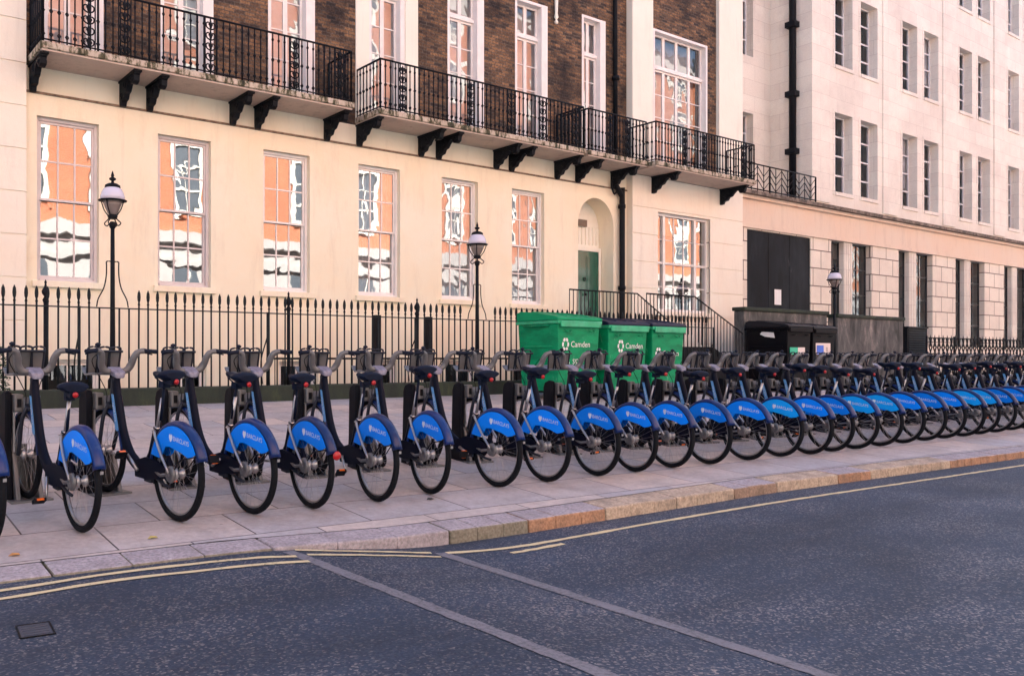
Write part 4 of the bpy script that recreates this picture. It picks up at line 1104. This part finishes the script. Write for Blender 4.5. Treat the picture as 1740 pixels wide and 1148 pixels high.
bm = NB(); prism(bm, [(1.00-.022, .80), (1.00+.012, .80), (.90+.025, .535), (.88+.015, .52), (.88-.012, .53)], lambda u, v, q: (q, u-.0, v), -.0345, -.031)
prism(bm, [(1.00-.022, .80), (1.00+.012, .80), (.90+.025, .535), (.88+.015, .52), (.88-.012, .53)], lambda u, v, q: (q, u-.0, v), .031, .0345)
obj('decal', bm, DECAL, bike)
bm = text_bm('Cycle Hire', .042, lambda u, v, w_: (-.0355, .938-u*.37-v*.93, .665+(-u)*-.93*-1*1 + v*-.0-.0)) if False else text_bm('cycle hire', .040, lambda u, v, w_: (-.0358, .942-.37*u+.93*v*-1, .665-.93*u+.37*v)); obj('decal_lettering', bm, LETTER, bike)
# head, fork
bm = NB(); tube(bm, [(0, 1.005, .96), (0, 1.035, .80), (0, 1.05, .70)], [.040, .036, .030], 10, True, .8)
tube(bm, [(0, 1.05, .72), (0, 1.06, .69)], .05, 10)
for s in (-1, 1): tube(bm, curve([(s*.035, 1.055, .71), (s*.066, 1.07, .62), (s*.066, 1.11, .45), (s*.062, WB, AX-.03)], 3), .0165, 8)
obj('fork', bm, DGREY, bike)
# mudguards
def guard(cy, a0, a1, r, w_, m, flange=.035):
    bm = NB(); n = 26; prev = None; cz = AX-.03
    sec = [(-w_, r-flange), (-w_*1.02, r-.008), (-w_*.7, r+.006), (0, r+.012), (w_*.7, r+.006), (w_*1.02, r-.008), (w_, r-flange)]
    for i in range(n+1):
        a = R(a0+(a1-a0)*i/n); cur = [bm.verts.new((x, cy+q*math.cos(a), cz+q*math.sin(a))) for x, q in sec]
        if prev:
            for p in range(len(sec)-1):
                f = bm.faces.new((prev[p], cur[p], cur[p+1], prev[p+1])); f.smooth = True
        prev = cur
    return bm
rg = obj('rear_mudguard', guard(0, 4, 158, .362, .037, NAVY2, .045), NAVY2, bike)
so_ = rg.modifiers.new('solid', 'SOLIDIFY'); so_.thickness = .003
fg = obj('front_mudguard', guard(WB, 20, 172, .352, .033, NAVY2, .03), NAVY2, bike)
so_ = fg.modifiers.new('solid', 'SOLIDIFY'); so_.thickness = .003
cz = AX-.03
arc = [(.336*math.cos(R(a)), cz+.336*math.sin(R(a))) for a in range(18, 144, 7)]
poly = arc + [(-.285, cz+.178), (-.235, cz+.150), (-.19, cz+.142), (-.10, cz+.165), (.06, cz+.185), (.12, cz+.175), (.155, cz+.12), (.20, cz+.085), (.32, cz+.095)]
for s in (-1, 1):
    bm = NB()
    prism(bm, poly, lambda u, v, q: (q - s*.0*u, u, v), s*.039, s*.043)
    pn = obj('side_panel', bm, BLUE, bike)
    if s < 0:
        bm = text_bm('BARCLAYS', .047, lambda u, v, w_: (-.0445, -.095-u, cz+.242+v-.06*u), spacing=.95); obj('lettering', bm, LETTER, pn)
        bm = NB(); e = [(-.020, .022), (-.008, .030), (0, .018), (.008, .030), (.020, .022), (.024, .004), (.012, -.018), (0, -.028), (-.012, -.018), (-.024, .004)]
        bm.faces.new([bm.verts.new((-.0446, .045-u, cz+.248+v)) for u, v in e]); obj('emblem', bm, LETTER, pn)
    else:
        bm = text_bm('BARCLAYS', .047, lambda u, v, w_: (.0445, -.075+u, cz+.242+v), spacing=.95); obj('lettering', bm, LETTER, pn)
bm = NB(); box(bm, -.010, .010, -.358, -.352, cz+.105, cz+.125); obj('reflector', bm, ALU, bike)
for s in (-1, 1):
    pass
bm = NB(); tube(bm, [(-.055, 0, cz), (-.055, -.12, cz+.12), (-.045, -.30, cz+.165)], .005, 5); tube(bm, [(.055, 0, cz), (.055, -.12, cz+.12), (.045, -.30, cz+.165)], .005, 5)
obj('mudguard_stay', bm, IRON, bike)
bm = NB(); lathe(bm, [(.062, .045), (.066, .052), (.062, .060)], (0, 0, cz), 16, 'X'); prism(bm, [(.02, cz+.05), (.45, .355), (.50, .29), (.45, .235), (.02, cz-.05), (-.05, cz)], lambda u, v, q: (q, u, v), .050, .062); obj('chain_case', bm, BLACKP, bike, bevel=.005)
bm = NB(); lathe(bm, [(.03, -.075), (.056, -.072), (.062, -.055), (.05, -.045)], (0, 0, cz), 18, 'X'); tube(bm, [(-.062, .0, cz), (-.06, .14, cz-.03), (-.05, .22, cz-.02)], .014, 6); obj('roller_brake', bm, DARKALU, bike)
# dynamo / kickstand clutter behind the bottom bracket
bm = NB(); tube(bm, [(-.05, .30, .29), (-.05, .10, .245), (-.05, .02, .24)], .011, 6); box(bm, -.05, .05, .30, .40, .22, .27); obj('kickstand', bm, DGREY, bike)
# crankset (own origin so it can be turned)
cr = NB(); BBp = Vector((0, .455, .29))
lathe(cr, [(.075, .06), (.078, .066), (.075, .072)], BBp, 18, 'X')
for s in (-1, 1): tube(cr, [BBp+Vector((s*.075, 0, 0)), BBp+Vector((s*.095, s*.01, -s*.165))], [.014, .010], 6)
crank = obj('crankset', cr, ALU, bike, origin=BBp)
for s in (-1, 1):
    bm = NB(); c = BBp+Vector((s*.145, s*.01, -s*.165)); box(bm, c.x-.042, c.x+.042, c.y-.032, c.y+.032, c.z-.012, c.z+.012)
    pd = obj('pedal', bm, BLACKP, crank, bevel=.004)
    for q in (-1, 1): bm = NB(); box(bm, c.x-.024, c.x+.024, c.y+q*.0325-.002, c.y+q*.0325+.002, c.z-.008, c.z+.008); obj('pedal_reflector', bm, ORANGE, crank)
# seat post, saddle (saddle has own origin)
bm = NB(); tube(bm, [(0, .328, .58), (0, .262, .84)], .0145, 8); tube(bm, [(0, .332, .575), (0, .322, .625)], .021, 8); tube(bm, [(-.045, .315, .60), (-.02, .325, .612)], .006, 5); obj('seat_post', bm, ALU, bike)
bm = NB(); n = 12; prev = None
sec = [(.115, .080, .030, .0), (.135, .100, .045, .004), (.18, .108, .052, .002), (.22, .095, .045, -.004), (.27, .060, .036, -.008), (.32, .034, .032, -.006), (.37, .024, .028, -.002), (.395, .012, .02, .0)]
for (y, hw, th, dz) in sec:
    cur = []
    for k in range(14):
        a = 2*PI*k/14; cx_, cz_ = math.cos(a), math.sin(a)
        cur.append(bm.verts.new((hw*cx_*(1 if cz_ > -.2 else .85), y, .935+dz+th*cz_*(.75 if cz_ > 0 else .9))))
    if prev:
        for k in range(14): f = bm.faces.new((prev[k], prev[(k+1) % 14], cur[(k+1) % 14], cur[k])); f.smooth = True
    else: bm.faces.new(cur)
    prev = cur
bm.faces.new(prev[::-1])
tube(bm, [(-.03, .15, .895), (-.02, .26, .875), (-.015, .36, .91)], .006, 5); tube(bm, [(.03, .15, .895), (.02, .26, .875), (.015, .36, .91)], .006, 5); box(bm, -.03, .03, .23, .29, .84, .885); box(bm, -.035, .035, .12, .2, .87, .915)
tube(bm, [(0, .262, .85), (0, .297, .60)], .0115, 8)
saddle = obj('saddle', bm, SADDLE, bike, origin=(0, .26, .93))
bm = NB(); lathe(bm, [(.010, 0), (.019, -.004), (.020, -.012), (.014, -.018), (.006, -.020)], (0, .118, .890), 14, 'Y'); obj('rear_light', bm, REDL, saddle)
# handlebar
bm = NB()
for s in (-1, 1):
    tube(bm, curve([(s*.02, 1.015, .975), (s*.09, 1.02, .985), (s*.125, 1.01, 1.03), (s*.135, .985, 1.09), (s*.16, .96, 1.135), (s*.20, .94, 1.145)], 4), [.024]*4+[.029]*8+[.027]*4+[.022]*5, 8)
bar = obj('handlebar', bm, GREYC, bike)
bm = NB(); hexa(bm, [(-.035, .93, .925), (.035, .93, .925), (.045, 1.05, .95), (-.045, 1.05, .95)], [(-.052, .935, .975), (.052, .935, .975), (.062, 1.06, 1.015), (-.062, 1.06, 1.015)]); obj('console', bm, LILAC, bike, bevel=.014)
for s in (-1, 1):
    bm = NB(); tube(bm, [(s*.195, .942, 1.145), (s*.215, .934, 1.145), (s*.30, .905, 1.140)], [.020, .0165, .0175], 8)
    tube(bm, [(s*.19, .955, 1.135), (s*.21, .985, 1.13), (s*.28, .955, 1.115)], .006, 5)
    obj('grip', bm, RUBBER, bar)
bm = NB(); lathe(bm, [(.006, 0), (.006, .02), (.022, .028), (.022, .04), (.008, .05)], (-.185, .95, 1.155), 10); obj('bell', bm, RUBBER, bar)
# front rack with three upright hoops, a strap and a tray
bm = NB()
prism(bm, [(1.10, .945), (1.30, .925), (1.36, .955), (1.38, .985), (1.365, .985), (1.345, .965), (1.30, .94), (1.10, .96)], lambda u, v, q: (q, u, v), -.13, .13)
obj('rack_tray', bm, GREYC, bike, bevel=.006)
bm = NB()
for (ox, y, lean) in ((-.085, 1.22, .0), (.0, 1.20, .0), (.085, 1.18, .0)):
    P = [(ox-.036, y+.05, .945), (ox-.046, y+.03, 1.12), (ox-.03, y+.02, 1.155), (ox+.03, y+.02, 1.155), (ox+.046, y+.03, 1.12), (ox+.036, y+.05, .945)]
    tube(bm, curve(P, 3), .009, 6)
tube(bm, [(-.11, 1.12, 1.10), (-.09, 1.08, .97), (0, 1.06, .96)], .010, 6)
tube(bm, [(-.13, 1.20, 1.125), (.13, 1.17, 1.125)], .011, 6)
obj('rack_hoops', bm, DGREY, bike)
bm = NB()
for ox, y in ((-.085, 1.22), (.0, 1.20), (.085, 1.18)):
    prism(bm, [(-.031, 0), (-.038, 1), (.038, 1), (.031, 0)], lambda u, v, q: (ox+u, y+.05-.02*v+q, .950+.18*v), 0, .004)
obj('rack_panels', bm, GREYC, bike)
bm = NB()
tube(bm, curve([(-.17, .96, 1.13), (-.16, 1.10, 1.05), (-.08, 1.10, .90), (-.04, 1.07, .78), (-.06, 1.09, .60)], 4), .004, 4)
tube(bm, curve([(.17, .96, 1.13), (.15, 1.12, 1.03), (.07, 1.10, .88), (.04, 1.06, .75)], 4), .004, 4)
obj('brake_cable', bm, BLACKP, bike)
bm = NB(); prism(bm, [(1.05, .70), (1.14, .78), (1.14, .70), (1.08, .64)], lambda u, v, q: (q, u, v), -.05, .05); obj('docking_lug', bm, DOCKG, bike, bevel=.01)

# docking post prototype: origin below the front wheel's lock, +y away from the bike
dock = thing('docking_post', 'x', 'docking post', (0, 0, 0), 'docking posts holding the hire bicycles')
bm = NB()
prism(bm, [(-.04, 0), (.20, 0), (.17, .30), (.155, .74), (.13, .80), (.06, .825), (.0, .815), (-.01, .76), (.01, .36)], lambda u, v, q: (q, u, v), -.155, -.105)
obj('shell', bm, DOCKB, dock, bevel=.012)
bm = NB()
prism(bm, [(-.10, 0), (.28, 0), (.22, .40), (.02, .36)], lambda u, v, q: (q, u, v), -.100, -.066)
prism(bm, [(-.10, 0), (.28, 0), (.22, .33), (.02, .30)], lambda u, v, q: (q, u, v), .066, .105)
prism(bm, [(.20, 0), (.30, 0), (.24, .40), (.19, .40)], lambda u, v, q: (q, u, v), -.066, .066)
obj('foot', bm, DOCKG, dock, bevel=.008)
bm = NB(); box(bm, -.155, .155, -.16, .34, -.03, .006); obj('base_plate', bm, DOCKG, dock, bevel=.004)
bm = NB(); box(bm, -.103, -.035, -.055, .07, .665, .80); obj('lock_head', bm, DOCKG, dock, bevel=.012)
bm = NB(); box(bm, -.085, -.053, -.0585, -.0552, .70, .765); obj('slot', bm, BLACKP, dock)
bm = NB(); box(bm, -.101, -.086, -.01, .03, .36, .664); obj('strip', bm, ALU, dock)

ORD = ['first', 'second', 'third', 'fourth', 'fifth', 'sixth', 'seventh', 'eighth', 'ninth', 'tenth', 'eleventh', 'twelfth', 'thirteenth', 'fourteenth', 'fifteenth', 'sixteenth', 'seventeenth', 'eighteenth', 'nineteenth', 'twentieth',
       'twenty-first', 'twenty-second', 'twenty-third', 'twenty-fourth', 'twenty-fifth', 'twenty-sixth', 'twenty-seventh', 'twenty-eighth', 'twenty-ninth', 'thirtieth', 'thirty-first', 'thirty-second']
BX = [(1.02, 5.74), (1.585, 5.738), (2.256, 5.728), (2.819, 5.706), (3.313, 5.673), (3.911, 5.662), (4.488, 5.706), (5.238, 5.681), (5.843, 5.671), (6.544, 5.682), (7.105, 5.671), (7.683, 5.667), (8.287, 5.634), (8.985, 5.621), (9.626, 5.611), (10.20, 5.566), (10.70, 5.57), (11.254, 5.56), (11.90, 5.565), (12.55, 5.57), (13.177, 5.569), (13.793, 5.575), (14.40, 5.56), (14.98, 5.58), (15.58, 5.58), (16.24, 5.6), (16.87, 5.6), (17.5, 5.6), (18.1, 5.6), (18.7, 5.6), (19.3, 5.6)]
SEAT = [.02, .0, .075, .06, .045, .05, .10, .05, .085, .04, .09, .085, .03, .06, .07, .11, .08, .05, .04, .12, .12, .05, .09, .10, .12, .08, .12, .07, .1, .08, .09]
CR = [10, 150, -55, 60, -100, 130, 35, 100, -20, 80, 160, -60, 20, 110, -35, 70, 140, -80, 45, 10, 120, -50, 90, 30, 150, -20, 60, 100, 0, 45, 80]
LIGHT = {14, 17, 18, 22, 23}
random.seed(21)
index_kids()
YAWS = [5, 4.5, 8.2, 5, -1.2, -5, -8.5, -3.5, -5, -6.5, -9, -9.5, -10, -8, -8.5, -9]; PIT = math.atan(.066)
def tune(b, i):
    for ch in b.children:
        n = ch.name.split('.')[0]
        if n == 'saddle':
            ch.location = ch.location + Vector((0, -SEAT[i]*.25, SEAT[i]+.005)); ch.rotation_euler.z = R(random.uniform(-7, 7)); ch.rotation_euler.x = R(random.uniform(-3, 4))
        elif n == 'crankset': ch.rotation_euler.x = R(CR[i])
        elif n == 'side_panel' and i in LIGHT:
            ch.data = ch.data.copy(); ch.data.materials[0] = BLUE_L
            ch['label'] = 'paler blue side panel'
insts = []
for i, (x, y) in enumerate(BX):
    yaw = R(YAWS[i] if i < len(YAWS) else -8 + random.uniform(-1.5, 1.5)); rot = (PIT, R(random.uniform(-1.3, 1.0)), yaw)
    loc = (x, y, gz(y) + .001)
    lab = ORD[i] + ' blue and navy hire bicycle from the left in the docked row'
    if i == 0: lab = 'hire bicycle cut off by the left edge of the photo, first in the docked row'
    if i == 1: lab = 'second hire bicycle from the left, with the lowest saddle'
    if i == 4: lab = 'fifth hire bicycle from the left, with a round red reflector behind its mudguard'
    if i == 0: b = bike; b['label'] = lab; insts.append((b, loc, rot))
    else: b = dup(bike, loc, rot, lab); insts.append((b, loc, rot))
    a = yaw; fx, fy = x - math.sin(a)*1.13, y + math.cos(a)*1.13
    dl = 'black and grey docking post at the front wheel of the ' + ORD[i] + ' bicycle from the left'
    if i == 0: dock['label'] = dl; DL = ((fx, fy, gz(fy)), (0, 0, yaw))
    else: dup(dock, (fx, fy, gz(fy)), (0, 0, yaw), dl)
bpy.context.view_layer.update()
for i, (b, loc, rot) in enumerate(insts):
    b.location = loc; b.rotation_euler = rot
    tune(b, i)
dock.location, dock.rotation_euler = DL
# the odd round reflector on the fifth bicycle
b5 = insts[4][0]
bm = NB(); lathe(bm, [(.005, -.395), (.030, -.392), (.034, -.382), (.03, -.375)], (0, 0, 0), 16, 'Y')
for v in bm.verts: v.co += Vector((.0, .0, cz+.13))
me_ = bpy.data.meshes.new('round_reflector'); bm.to_mesh(me_); bm.free(); me_.materials.append(REDL)
o = bpy.data.objects.new('round_reflector', me_); COL.objects.link(o); o.parent = b5

# small litter on the paving and road edge
LF = mat('dry_leaf', (.45, .22, .07), .8); LD = mat('dark_scrap', (.02, .022, .03), .7); LY = mat('pale_leaf', (.42, .36, .12), .8)
for (x, y, m_, lab) in ((1.10, 5.35, LF, 'small orange dry leaf on the paving near the left edge of the photo'), (1.95, 5.36, LY, 'small yellowish leaf on the paving in front of the second bicycle'), (4.35, 5.50, LD, 'small dark scrap of litter on the paving by the seventh bicycle')):
    bm = NB(); n = 10
    P = [(math.cos(2*PI*k/n)*.028*(1+.25*(k % 2)), math.sin(2*PI*k/n)*.016*(1+.25*(k % 2))) for k in range(n)]
    prism(bm, P, lambda u, v, q: (x+u, y+v, gz(y+v)+.004+q+abs(v)*.5), 0, .003)
    o = obj('fallen_leaf' if m_ is not LD else 'litter_scrap', bm, m_, origin=(x, y, gz(y))); tag(o, lab, 'leaf' if m_ is not LD else 'litter')
